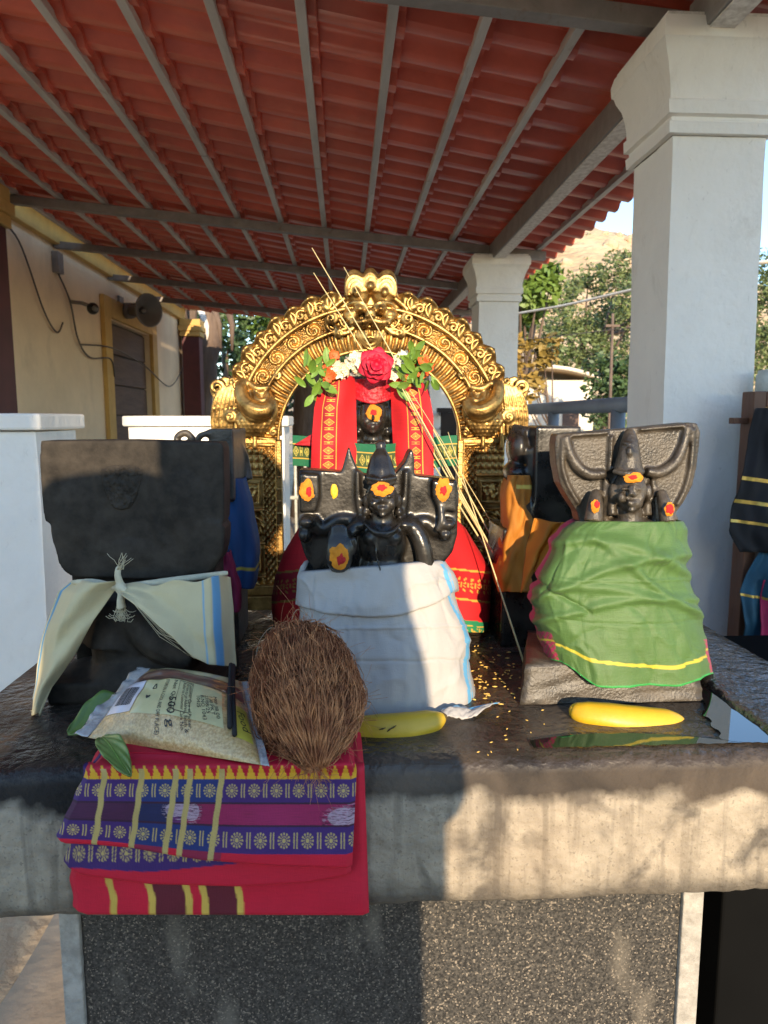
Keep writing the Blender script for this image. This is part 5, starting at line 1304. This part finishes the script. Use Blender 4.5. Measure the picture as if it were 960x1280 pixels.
# ------------------------------------------------------------------ incense sticks leaning on the deity
M['stick'] = mat('bamboo_stick', (.62, .50, .24), .6, var=.15, vs=40)
def stick(p0, p1, r, label, mid=None):
    c = (p0 + p1) / 2 + (mid or Vector((0, 0, 0))); pts = []
    for j in range(13):
        t = j / 12; pts.append(p0 * (1 - t) ** 2 + c * (2 * t * (1 - t)) + p1 * t * t)
    o = MB().tube(pts, [r * (1 - .62 * j / 12) for j in range(13)], 6).build('incense_stick', M['stick'], None); tag(o, label, 'incense stick', 'bamboo incense sticks leaning on the deity')
lab = ['uppermost bamboo incense stick rising highest against the roof', 'bamboo incense stick in the bundle, its tip left of the crest', 'bamboo incense stick crossing just left of the crest face', 'short lower bamboo incense stick of the leaning bundle', 'thin bamboo incense stick along the right side of the bundle']
stick(fl(672, 786, ZT), at(390, 310, 1.36), .0021, lab[0]); stick(fl(668, 784, ZT), at(392, 341, 1.35), .0021, lab[1], Vector((0, 0, .004)))
stick(fl(676, 786, ZT), at(430, 334, 1.33), .0020, lab[2], Vector((.001, 0, .004))); stick(fl(664, 782, ZT), at(503, 486, 1.218), .0024, lab[3], Vector((.002, 0, -.003))); stick(fl(684, 775, ZT), at(512, 487, 1.218), .0012, lab[4], Vector((.006, 0, .004)))
stick(fl(670, 790, ZT), at(508, 490, 1.214), .0024, 'thickest bamboo incense stick in the middle of the leaning bundle', Vector((0, 0, .002)))
stick(fl(655, 829, ZT), at(560, 540, 1.215), .0016, 'single bamboo stick apart from the bundle, standing on the slab')
# ------------------------------------------------------------------ bananas
def banana_mat():
    m = mat('banana_skin', (.56, .32, .010), .42, col2=(.66, .40, .018), vs=14, bump=.08, bs=60, sss=.05); return m
M['banana'] = weather(weather(banana_mat(), (.10, .05, .01), 130, (1, 1, 1), .66, .72, .8), (.34, .26, .02), 12, (1, 1, 1), .55, .75, .5); M['banana_dk'] = mat('banana_tip', (.10, .065, .02), .8, var=.3)
M['banana_gr'] = weather(mat('banana_skin_dull', (.52, .33, .02), .45, col2=(.62, .40, .028), vs=10, bump=.08, bs=60, sss=.05), (.12, .06, .012), 90, (1, 1, 1), .65, .71, .8)
def banana(name, label, pts, rad, mt, spots=()):
    t = thing(name, label, 'banana', (pts[len(pts) // 2].x, pts[len(pts) // 2].y, ZT), 'ripe bananas on the slab')
    Q, RR = [], []
    for i in range(len(pts) - 1):
        a, b_, c, d = pts[max(i-1, 0)], pts[i], pts[i+1], pts[min(i+2, len(pts)-1)]
        for j in range(6):
            u = j / 6; Q.append(.5 * ((2*b_) + (c-a)*u + (2*a-5*b_+4*c-d)*u*u + (3*b_-a-3*c+d)*u**3)); RR.append(rad[i] + (rad[i+1]-rad[i]) * u)
    Q.append(pts[-1]); RR.append(rad[-1]); m = MB(); n = 20; vs, fs = [], []
    for i, p in enumerate(Q):
        tn = (Q[min(i+1, len(Q)-1)] - Q[max(i-1, 0)]).normalized(); a = tn.cross(Vector((0, 0, 1))).normalized(); b_ = a.cross(tn)
        for j in range(n):
            an = 2 * math.pi * j / n; r = RR[i] * (1 + .075 * (abs(math.cos(2.5 * an + .3)) ** 1.0 - .6)); vs.append(p + a * (r * math.cos(an)) + b_ * (r * math.sin(an) * .96))
    for i in range(len(Q) - 1):
        for j in range(n): fs.append((i*n+j, i*n+(j+1)%n, (i+1)*n+(j+1)%n, (i+1)*n+j))
    m.add(vs, fs); m.build('skin', mt, t)
    e = Q[-1]; d = (Q[-1] - Q[-4]).normalized(); MB().tube([e - d * .002, e + d * .003, e + d * .006], [RR[-1] * .95, RR[-1] * .8, RR[-1] * .35], 10).build('tip', M['banana_dk'], t)
    e = Q[0]; d = (Q[0] - Q[3]).normalized(); MB().tube([e - d * .002, e + d * .003, e + d * .006], [RR[0] * .98, RR[0] * .8, RR[0] * .5], 10).build('stem', mt, t)
    return t
zr = ZT + .0185
bp = [Vector((.284, .862, zr + .002)), Vector((.300, .850, zr)), Vector((.335, .839, zr)), Vector((.370, .836, zr)), Vector((.405, .840, zr)), Vector((.428, .849, zr + .001))]
banana('banana', 'bright yellow banana lying in front of the green-draped statue', [at(719, 888, .862), at(732, 893, .853), at(762, 898, .846), at(797, 902, .844), at(832, 904, .846), at(849, 906, .850)], [.0115, .0172, .0203, .0206, .0190, .0125], M['banana'])
b2 = banana('banana', 'yellow banana with dark scratches lying below the white cloth', [at(410, 912, .850), at(440, 914, .838), at(475, 913, .832), at(510, 910, .832), at(538, 903, .838), at(553, 897, .846)], [.012, .0185, .0205, .0200, .0160, .0070], M['banana_gr'])
for (px, py, a) in ((487, 912, .7), (492, 909, .6), (478, 911, .3)):
    p = at(px, py, .8125); d = Vector((math.cos(a), 0, math.sin(a))) * .004; MB().tube([p - d, p, p + d], [.0004, .0011, .0004], 6).build('bruise', M['banana_dk'], b2)
# ------------------------------------------------------------------ folded sari over the slab edge
CR = np.array((.58, .004, .030)); VIO = np.array((.050, .014, .135)); BLU = np.array((.012, .028, .15)); GL = np.array((.50, .37, .13)); MAG = np.array((.30, .012, .085)); DKV = np.array((.06, .010, .05)); NAV = np.array((.010, .014, .075))
YF = .722
def sari_pt(px, py, lift):
    # over the slab top, round the worn edge, then down the fascia
    if py < 952:
        p = fl(px, py, ZT + .006 + lift)
        if p.y < .735: p.y = .735
        q = at(px, 958, YF - lift); t = sst(938, 956, py); p.z -= .002 * t
        return p
    p = at(px, py, YF - lift)
    if py < 966:
        a = fl(px, 952, ZT + .006 + lift); t = (py - 952) / 14; p = a.lerp(at(px, 966, YF - lift), t); p.y -= .004 * math.sin(math.pi * t); p.z += .003 * math.sin(math.pi * t)
    return p
def motif(s, t):
    """rosette / double bar repeat"""
    k = s % 1.0
    if k < .66:
        dx, dy = (k - .33) / .27, (t - .5) / .30; r_ = math.hypot(dx, dy); a = math.atan2(dy, dx)
        return r_ < 1.0 and (math.cos(a * 12) > -.15 or r_ < .28) and not (.30 < r_ < .40) and not (.62 < r_ < .70)
    return (.735 < k < .785 or .86 < k < .91) and .2 < t < .8
STR = (129, 176, 219, 237, 277)
def colA(px, py):
    sl = max(0, (270 - px)) * .10 if px < 270 else 0
    xx = px - (py - 960) * -.14 if px < 280 else px
    xs_ = px + (py - 965) * .13
    yb = py - 8 * sst(270, 60, px) * -1 - 0
    lft = 1 - sst(60, 330, px)
    e1, e2, e3, e4, e5 = 958, 974, 1003 - 2 * lft, 1037 - 9 * lft - 3, 1068 - 20 * lft
    for s_ in STR:
        if py > 962 and abs(xs_ - s_) < 3.6: return GL * (.8 + .35 * ((py * .6) % 1))
    bands_v = VIO if (xs_ > 277 or xs_ < 176) else BLU
    if py < e1: return CR * .9
    if py < e2:
        k = ((px - 3) / 13.2) % 1.0; h = (e2 - py) / (e2 - e1); st_ = math.floor(h * 4) / 4
        return np.array((.72, .38, .02)) if abs(k - .5) < .46 * (1 - st_) else CR * .8
    if py < e3: return GL if motif(px / 28.0, (py - e2) / (e3 - e2)) else bands_v
    if py < e4:
        if abs(py - e3) < 2.5 or abs(py - e4) < 2.5: return DKV * .6
        ik = .5 * n3(px * .06, py * 1.3, 1) + .5 * n3(px * .15, py * 2.5, 3)
        if xs_ < 176: c = DKV
        elif xs_ < 219: c = NAV
        elif xs_ < 277: c = MAG * .8 if xs_ > 237 else np.array((.12, .02, .14))
        else: c = MAG
        g_ = math.exp(-((px - 432) / 22) ** 2 - ((py - 1022) / 12) ** 2) + .8 * math.exp(-((px - 218) / 14) ** 2 - ((py - 1012) / 10) ** 2) + .8 * math.exp(-((px - 240) / 9) ** 2 - ((py - 1015) / 12) ** 2)
        if ik > .22 - .35 * (g_ > .35) and g_ > .15: c = np.array((.42, .30, .38))
        elif ik < -.18 and g_ > .1: c = DKV * .5
        return c * (1 + .25 * n3(px * .05, py * 1.6, 9))
    if py < e5: return GL if motif(px / 29.5 + .3, (py - e4) / (e5 - e4)) else bands_v
    if 176 < xs_ < 290 and not (237 > xs_ > 219): return np.array((.26, .010, .05))
    return CR * (1 + .08 * n3(px * .05, py * .8))
def colB(px, py):
    lft = 1 - sst(60, 330, px); e0 = 1046; e1 = 1080 + 6 * sst(60, 200, px)
    if py < e1 + 4 - max(0, px - 190) * .10: return GL if motif(px / 29.5, (py - e0 - 4) / 34) else VIO * .9
    return CR * (1 + .08 * n3(px * .05, py * .8))
def colC(px, py):
    xs_ = px - 6 * math.sin((py - 1100) / 45 * 1.5)
    for s_ in (138, 186, 232, 252, 296):
        if py > 1090 and abs(xs_ - s_) < 4.2: return np.array((.62, .40, .07)) * (.85 + .3 * ((py * .5) % 1))
    if py > 1090 and (186 < xs_ < 232 or 252 < xs_ < 296): return np.array((.12, .006, .018))
    return CR * (1 + .08 * n3(px * .05, py * .8))
sr = thing('folded_sari', 'folded crimson sari with purple and gold borders draped over the slab edge', 'sari', fl(260, 950, ZT))
def layer(name, left, right, ytop, bot, lift, col, nu, nv, wav):
    def f(u, v):
        w_ = v
        u_ = u; pxl = left; 
        y1 = interp(u, bot)
        py = ytop + (y1 - ytop) * min(1, w_ / .84)
        l_ = interp(py, left) + 4 * n3(py * .045, lift * 400); r_ = interp(py, right); px = l_ + (r_ - l_) * u
        lf = lift + wav(u, py)
        p = sari_pt(px, py, lf)
        if w_ > .84:                                                # rounded fold at the hem, turning back under the layer
            t = (w_ - .84) / .16; a = t * math.pi * .9; rad = .0055
            p = p + Vector((0, rad * (1 - math.cos(a)), -rad * math.sin(a)))
            if t > .6: p.z += .01 * (t - .6)
        # rounded sides
        e = min(u, 1 - u); 
        if e < .02: p.y += .004 * (1 - e / .02); p.z -= (.004 * (1 - e / .02) if py < 955 else 0)
        return p
    def c(u, v):
        y1 = interp(u, bot); py = ytop + (y1 - ytop) * min(1, v / .84) + (8 * (v - .84) / .16 if v > .84 else 0)
        px = interp(py, left) + (interp(py, right) - interp(py, left)) * u
        return (col(px - .25, py - .15) + col(px + .25, py - .15) + col(px - .25, py + .2) + col(px + .25, py + .2)) / 4
    return MB().grid(f, nu, nv, col=c).build(name, M['sari'], sr, solid=(.0018 if name == 'lower_fold' else None))
layer('lower_fold', [(880, 150), (960, 110), (1080, 92), (1100, 88), (1143, 92)], [(880, 447), (960, 455), (1143, 461)], 885, [(0, 1133), (.05, 1139), (1, 1140)], .001, colC, 200, 150, lambda u, y: .002 * math.sin(u * 9) + .003 * n3(u * 3, y * .02))
layer('middle_fold', [(890, 160), (960, 105), (1040, 92), (1075, 78), (1110, 80)], [(890, 432), (1110, 440)], 892, [(0, 1078), (.06, 1090), (.3, 1102), (.6, 1105), (.85, 1100), (1, 1090)], .0105, colB, 220, 150, lambda u, y: .003 * math.sin(u * 7 + 1) * sst(960, 1100, y) + .002 * n3(u * 4, y * .02, 3))
layer('top_fold', [(900, 160), (950, 118), (965, 104), (1000, 88), (1050, 66), (1090, 66)], [(900, 432), (965, 446), (1090, 440)], 900, [(0, 1046), (.04, 1051), (.12, 1052), (.25, 1056), (.40, 1066), (.5, 1072), (.75, 1079), (1, 1082)], .019, colA, 420, 330, lambda u, y: .004 * math.sin(u * 6.5 + 2.4) * sst(965, 1070, y) + .002 * n3(u * 5, y * .02, 6))
# ------------------------------------------------------------------ bag of broken wheat
M['grainbag'] = None
def grain_mat():
    m = mat('wheat_grits_in_film', (.44, .27, .095), .35, col2=(.62, .42, .18), vs=330, bump=.5, bs=330, coat=.9, coat_r=.09, lo=.4, hi=.6)
    t = m.node_tree; L = t.links; b = t.nodes['Principled BSDF']; tc = node(t, 'ShaderNodeTexCoord')
    nz = node(t, 'ShaderNodeTexNoise'); nz.inputs['Scale'].default_value = 38; nz.inputs['Detail'].default_value = 4; nz.inputs['Distortion'].default_value = 1.4; L.new(tc.outputs['Object'], nz.inputs[0])
    bp_ = node(t, 'ShaderNodeBump'); bp_.inputs['Strength'].default_value = .8; bp_.inputs['Distance'].default_value = .006; L.new(nz.outputs[0], bp_.inputs['Height']); L.new(bp_.outputs[0], b.inputs['Coat Normal']); return m
M['grainbag'] = grain_mat()
def film(name, c, v=.08):
    m = mat(name, c, .4, var=v, vs=30, coat=.8, coat_r=.12, bump=.0); return m
M['lab_cream'] = film('cream_label_print', (.58, .52, .26)); M['lab_white'] = film('white_label_print', (.66, .62, .66)); M['lab_brown'] = film('brown_label_print', (.16, .075, .05), .3); M['lab_yel'] = film('yellow_label_print', (.55, .47, .06))
M['ink'] = mat('black_print', (.02, .018, .018), .5)
M['clearfilm'] = mat('clear_film_edge', (.42, .40, .38), .12, var=.2, vs=60, coat=1, coat_r=.05, bump=.6, bs=90)
BL, BR, TR, TL = fl(110, 922, ZT + .024), fl(326, 956, ZT + .030), at(302, 852, .850), at(188, 836, .882)
bagn = ((BR - BL).cross(TL - BL)).normalized()
def bag(u, v, off=0.0):
    p = BL.lerp(BR, u).lerp(TL.lerp(TR, u), v)
    e = (max(0, math.sin(math.pi * u)) ** .5) * (max(0, math.sin(math.pi * v)) ** .55)
    h = .034 * e + .0035 * n3(u * 3.2, v * 3.2, 2) * e * 2 + .0016 * n3(u * 9, v * 9, 5) * e
    h -= .006 * math.exp(-((v - .70) / .06) ** 2) * e
    return p + bagn * (h + off)
gb = thing('grain_bag', 'clear plastic 500 g bag of broken wheat with cream label', 'food bag', (BL + BR) / 2)
m = MB().grid(lambda u, v: bag(u, v), 90, 70)
m.grid(lambda u, v: bag(u, v) - bagn * (.030 * 1.5 * (max(0, math.sin(math.pi * u)) ** .5) * (max(0, math.sin(math.pi * v)) ** .55) + .0004), 40, 30)
m.build('bag', M['grainbag'], gb)
def patch(name, u0, u1, v0, v1, mt, par, off=.0006, nu=30, nv=20, sk=0):
    return MB().grid(lambda a, b_: bag(u0 + (u1 - u0) * a + sk * b_, v0 + (v1 - v0) * b_, off), nu, nv).build(name, mt, par)
lb = patch('cream_label', .235, .83, .19, .60, M['lab_cream'], gb)
patch('brown_band', .02, .985, .612, .80, M['lab_brown'], gb)
patch('cream_back_print', .22, .97, .81, .98, M['lab_cream'], gb)
bc = patch('barcode_label', .04, .225, .22, .60, M['lab_white'], gb)
patch('yellow_corner_label', .89, .985, .16, .52, M['lab_yel'], gb)
# crimped clear edges of the bag
def crimp(u, v):
    a = BL.lerp(TL, u); p = a + (BL - BR).normalized() * (.020 * v * (1 + .3 * n3(u * 5, 2))) ; return p + bagn * (.0012 * math.sin(u * 37 + 4 * n3(u * 6, 1)) * v + .006 * n3(u * 4, v * 2) * v + .001)
MB().grid(crimp, 60, 5).build('sealed_edge', M['clearfilm'], gb, solid=.0006)
def crimp2(u, v):
    a = BR.lerp(TR, u); p = a + (BR - BL).normalized() * (.010 * v); return p + bagn * (.0012 * math.sin(u * 33) * v + .005 * n3(u * 4, v * 3, 4) * v)
MB().grid(crimp2, 50, 4).build('sealed_edge', M['clearfilm'], gb, solid=.0006)
m = MB(); uu = .075
for k, w_ in enumerate((2, 1, 1, 3, 1, 2, 1, 1, 2, 3, 1, 1, 2, 1, 3, 1, 2, 1, 1, 2)):
    w2 = w_ * .0022; m.grid(lambda a, b_: bag(uu + w2 * a, 0.30 + .22 * b_, .0010), 1, 8); uu += w2 + .0026
m.build('barcode', M['ink'], bc)
def text_on_bag(txt, u, v, size, name, par, rot=-90, squeeze=1.0, off=.0011):
    cu = bpy.data.curves.new('txt', 'FONT'); cu.body = txt; cu.size = 1.0; cu.resolution_u = 2; cu.align_x = 'LEFT'
    ob = bpy.data.objects.new('txt', cu); COL.objects.link(ob); dg = bpy.context.evaluated_depsgraph_get(); me = ob.evaluated_get(dg).to_mesh()
    vs = [x.co.copy() for x in me.vertices]; fs = [tuple(p.vertices) for p in me.polygons]
    ob.evaluated_get(dg).to_mesh_clear(); bpy.data.objects.remove(ob); bpy.data.curves.remove(cu)
    W_, H_ = (BR - BL).length, (TL - BL).length; c_, s_ = math.cos(math.radians(rot)), math.sin(math.radians(rot)); out = []
    for q in vs:
        x = q.x * size * squeeze; y = q.y * size; X_, Y_ = x * c_ - y * s_, x * s_ + y * c_; out.append(bag(u + X_ / W_, v + Y_ / H_, off))
    m = MB(); m.add(out, fs); return m.build(name, M['ink'], par, smooth=False)
text_on_bag('500 g', .478, .385, .0155, 'weight_text', lb, -84)
text_on_bag('Net Quantity', .478, .585, .0085, 'print_text', lb, -86)
text_on_bag('STORE IN A COOL AND DRY PLACE)', .408, .588, .0085, 'print_text', lb, -88, .46)
text_on_bag('Customer Care of Packer,', .598, .575, .0068, 'print_text', lb, -84, .78); text_on_bag('Write to us Address, Batch &', .574, .572, .0068, 'print_text', lb, -84, .72); text_on_bag('Refer to Customer Care No.', .550, .570, .0068, 'print_text', lb, -84, .72)
for k, s_ in enumerate(('MRP 38.00', '1.00 PKT', '27/08/25', 'B.NO 1043', '10425')): text_on_bag(s_, .770 - .028 * k, .50 - .012 * k, .0075, 'print_text', lb, -80, .9)
text_on_bag('Food', .920, .45, .0150, 'print_text', gb, -78, .8)
m = MB()
for (a, b_, c, d) in ((.524, .582, .624, .582), (.524, .582, .524, .24), (.624, .582, .624, .24), (.524, .24, .624, .24)):
    m.grid(lambda p, q: bag(a + (c - a) * p + (.0022 * (q - .5) if a == c else 0), b_ + (d - b_) * p + (.006 * (q - .5) if b_ == d else 0), .0011), 14, 1)
m.build('text_frame', M['ink'], lb)
m = MB()
for k in range(3):
    a = math.radians(90 + 120 * k); b_ = math.radians(90 + 120 * (k + 1)); A_, B_ = (.335 + .020 * math.cos(a), .50 + .040 * math.sin(a)), (.335 + .020 * math.cos(b_), .50 + .040 * math.sin(b_))
    m.tube([bag(A_[0] + (B_[0] - A_[0]) * t, A_[1] + (B_[1] - A_[1]) * t, .001) for t in (0.08, .5, .92)], .0005, 4)
m.tube([bag(.300 + .030 * t, .395 - .03 * math.sin(t * 3), .001) for t in (0, .25, .5, .75, 1)], [.0003, .0014, .0020, .0012, .0003], 5)
m.build('recycling_mark', M['ink'], lb)
# ------------------------------------------------------------------ two black incense sticks lying on the bag
M['blackstick'] = mat('black_incense', (.010, .009, .009), .8, var=.3, bump=.5, bs=300)
for k, (a, b_, lb_) in enumerate((((309, 790), (292.5, 919), 'left black incense stick lying across the grain bag'), ((313, 792), (296, 926), 'right longer black incense stick lying across the grain bag'))):
    o = MB().tube([bag(.868 + .022 * k, .20 - .05 * k, .0045), bag(.888 + .022 * k, .55, .0045), bag(.905 + .022 * k, .93, .006), bag(.905 + .022 * k, .93, .006) + (bag(.905, .93) - bag(.868, .20)) * .28], .0027, 8).build('incense_stick', M['blackstick'], None); tag(o, lb_, 'incense stick', 'black incense sticks on the bag')
# ------------------------------------------------------------------ betel leaves
M['betel'] = mat('betel_leaf', (.10, .17, .030), .4, col2=(.20, .28, .07), vs=18, bump=.2, bs=60)
def betel(P, wd, label, curl):
    ax_ = P[1] - P[0]; sd = ax_.cross(Vector((0, -.35, 1))).normalized(); up_ = sd.cross(ax_).normalized()
    t = thing('betel_leaf', label, 'leaf', P[0], 'betel leaves under the grain bag')
    def f(u, v):
        a = (u - .5) * 2; w_ = wd * (math.sin(math.pi * min(1, .04 + .95 * v ** .75)) ** .75)
        return P[0] + ax_ * v + sd * (a * w_) + up_ * (curl * (a * a) * w_ + .004 * math.sin(v * 5) + .0015 * math.cos(a * 12 + v * 20) * abs(a))
    MB().grid(f, 18, 26).build('blade', M['betel'], t, solid=.0007)
    MB().tube([f(.5, v / 10) + up_ * .0006 for v in range(11)], [.0010 * (1 - .07 * v) for v in range(11)], 5).build('midrib', M['fl_leaf'], t)
betel([at(165, 888, .86), at(84, 914, .825)], .034, 'betel leaf sticking out left of the grain bag', .35)
betel([at(145, 905, .87), at(122, 874, .885)], .014, 'small upright betel leaf tip behind the bag corner', .5)
betel([fl(128, 922, ZT + .030), fl(162, 966, ZT + .028)], .013, 'betel leaf tucked between grain bag and sari', .3)
# ------------------------------------------------------------------ coconut
M['husk'] = mat('coconut_husk', (.13, .042, .018), .9, col2=(.34, .14, .06), vs=40, stretch=(1, 1, .25), bump=1.0, bs=120)
M['fibre'] = mat('coconut_fibre', (.24, .075, .028), .8, col2=(.62, .27, .105), vs=60)
ctop, cbot = at(373, 794, .836), at(395, 962, .698); cc_ = ctop.lerp(cbot, .5); ck = S(.775, 1.0)
axd = (cbot - ctop).normalized(); ax1 = axd.orthogonal().normalized(); ax1 = Vector((1, 0, 0)) - axd * axd.x; ax1.normalize(); ax2 = axd.cross(ax1)
LT = LB = (cbot - ctop).length / 2 * 1.02; RW = 61 * ck
def coco(th, t, off=0.0):                                            # t 0 top .. 1 pointed end
    z = -math.cos(math.pi * t) if t < .5 else (2 * t - 1); r = max(0, math.sin(math.pi * t)) ** .80 if t < .5 else max(0.0, 1 - (2 * t - 1) ** 1.7) ** .92
    tri = 1 + .10 * math.cos(3 * th + 1.0) * r + .15 * n3(math.cos(th) * 1.6, math.sin(th) * 1.6, t * 3) + .03 * n3(math.cos(th) * 6, math.sin(th) * 6, t * 6)
    ln = (LB if z > 0 else LT) * z
    return cc_ + axd * ln + (ax1 * math.cos(th) + ax2 * math.sin(th)) * (r * RW * tri + off * (1 if r > .05 else .3))
ct = thing('coconut', 'brown fibrous husked coconut resting on the red sari', 'coconut', fl(385, 950, ZT))
MB().grid(lambda u, v: coco(u * 2 * math.pi, v), 60, 50, cu=True).build('husk', M['husk'], ct)
m = MB(); rr = random.Random(77); vs, fs = [], []
def fibre(pts, r):
    o = len(vs); n = len(pts)
    for i, p in enumerate(pts):
        t_ = (pts[min(i+1, n-1)] - pts[max(i-1, 0)]); a = t_.orthogonal().normalized() * r; b_ = t_.cross(a).normalized() * r
        for k in range(3):
            an = 2.094 * k; vs.append(p + a * math.cos(an) + b_ * math.sin(an))
    for i in range(n - 1):
        for k in range(3): fs.append((o+i*3+k, o+i*3+(k+1)%3, o+(i+1)*3+(k+1)%3, o+(i+1)*3+k))
for k in range(4600):
    th = rr.uniform(0, 6.283); t0 = rr.uniform(.02, .85); ln = rr.uniform(.12, .45); sw = rr.gauss(0, .22); lf = abs(rr.gauss(0, .0028)); ww = rr.uniform(0, 99); pts = []
    for j in range(6):
        q = j / 5; pts.append(coco(th + sw * q + .10 * n3(ww, q * 3), min(.985, t0 + ln * q), .0006 + lf * math.sin(math.pi * q) * 1.8 + .0012 * abs(n3(ww + 5, q * 4))))
    fibre(pts, rr.uniform(.00022, .00070))
for k in range(420):                                                # stray hairs
    th = rr.uniform(0, 6.283); t0 = rr.choice((rr.uniform(.0, .25), rr.uniform(.3, 1.0))); p = coco(th, t0); out = (p - cc_).normalized(); d = (out + Vector((rr.gauss(0, .7), rr.gauss(0, .5), rr.gauss(0, .7)))).normalized(); ln = rr.uniform(.008, .035); g_ = Vector((rr.gauss(0, 1), rr.gauss(0, 1), rr.gauss(0, 1) - .4)) * ln * .35
    fibre([p + d * ln * q + g_ * q * q for q in (0, .25, .5, .75, 1)], .00018)
for k in range(150):                                                # brush of fibre at the pointed end
    p = coco(rr.uniform(0, 6.28), rr.uniform(.80, .99)); d = (axd + Vector((rr.gauss(0, .55), rr.gauss(0, .4), rr.gauss(0, .3)))).normalized(); ln = rr.uniform(.008, .022)
    fibre([p, p + d * ln * .5, p + d * ln + Vector((rr.gauss(0, .004), 0, rr.gauss(0, .004)))], .00025)
m.add(vs, fs); o = m.build('husk_fibres', M['fibre'], ct); o['kind'] = 'stuff'
blob_o = MB()
for (px, py, s_) in ((432, 905, 5),):
    pass
# long fine threads round the coconut and statue foot
M['thread'] = mat('pale_fibre', (.40, .30, .20), .7)
for k, (pts, lab_) in enumerate((([(375, 790, .83), (365, 775, .86), (372, 762, .88), (385, 770, .885)], 'curled fine fibre above the coconut'), ([(320, 820, .84), (325, 800, .88), (338, 785, .90), (352, 790, .89)], 'thin fibre arching left of the coconut top'), ([(388, 845, .765), (400, 858, .764), (425, 862, .775), (442, 872, .79)], 'pale fibre curving across the coconut front'))):
    wire('loose_fibre', [at(*p) for p in pts], .0004, lab_, M['thread'])
# ------------------------------------------------------------------ rice and petals strewn on the slab
M['ricegrain'] = mat('turmeric_rice', (.70, .44, .10), .6, var=.3, vs=80)
m = MB(); rr = random.Random(5)
for k in range(90):
    px = rr.gauss(615, 20); py = rr.gauss(842, 24)
    if px < 590 or px > 655 or py < 780 or py > 885: continue
    p = fl(px, py, ZT + .0022); a = rr.uniform(0, 3.14); d = Vector((math.cos(a), math.sin(a), 0)) * rr.uniform(.002, .0038); m.tube([p - d, p, p + d], [.0004, .0012, .0004], 5)
for k in range(16):
    px = rr.choice((rr.uniform(590, 700), rr.uniform(500, 700))); py = rr.uniform(885, 945); p = fl(px, py, ZT + .0022); a = rr.uniform(0, 3.14); d = Vector((math.cos(a), math.sin(a), 0)) * .0022; m.tube([p - d, p, p + d], [.0003, .0009, .0003], 5)
o = m.build('scattered_rice', M['ricegrain'], None); tag(o, 'golden rice grains strewn on wet slab by the white cloth', 'rice', kind='stuff')
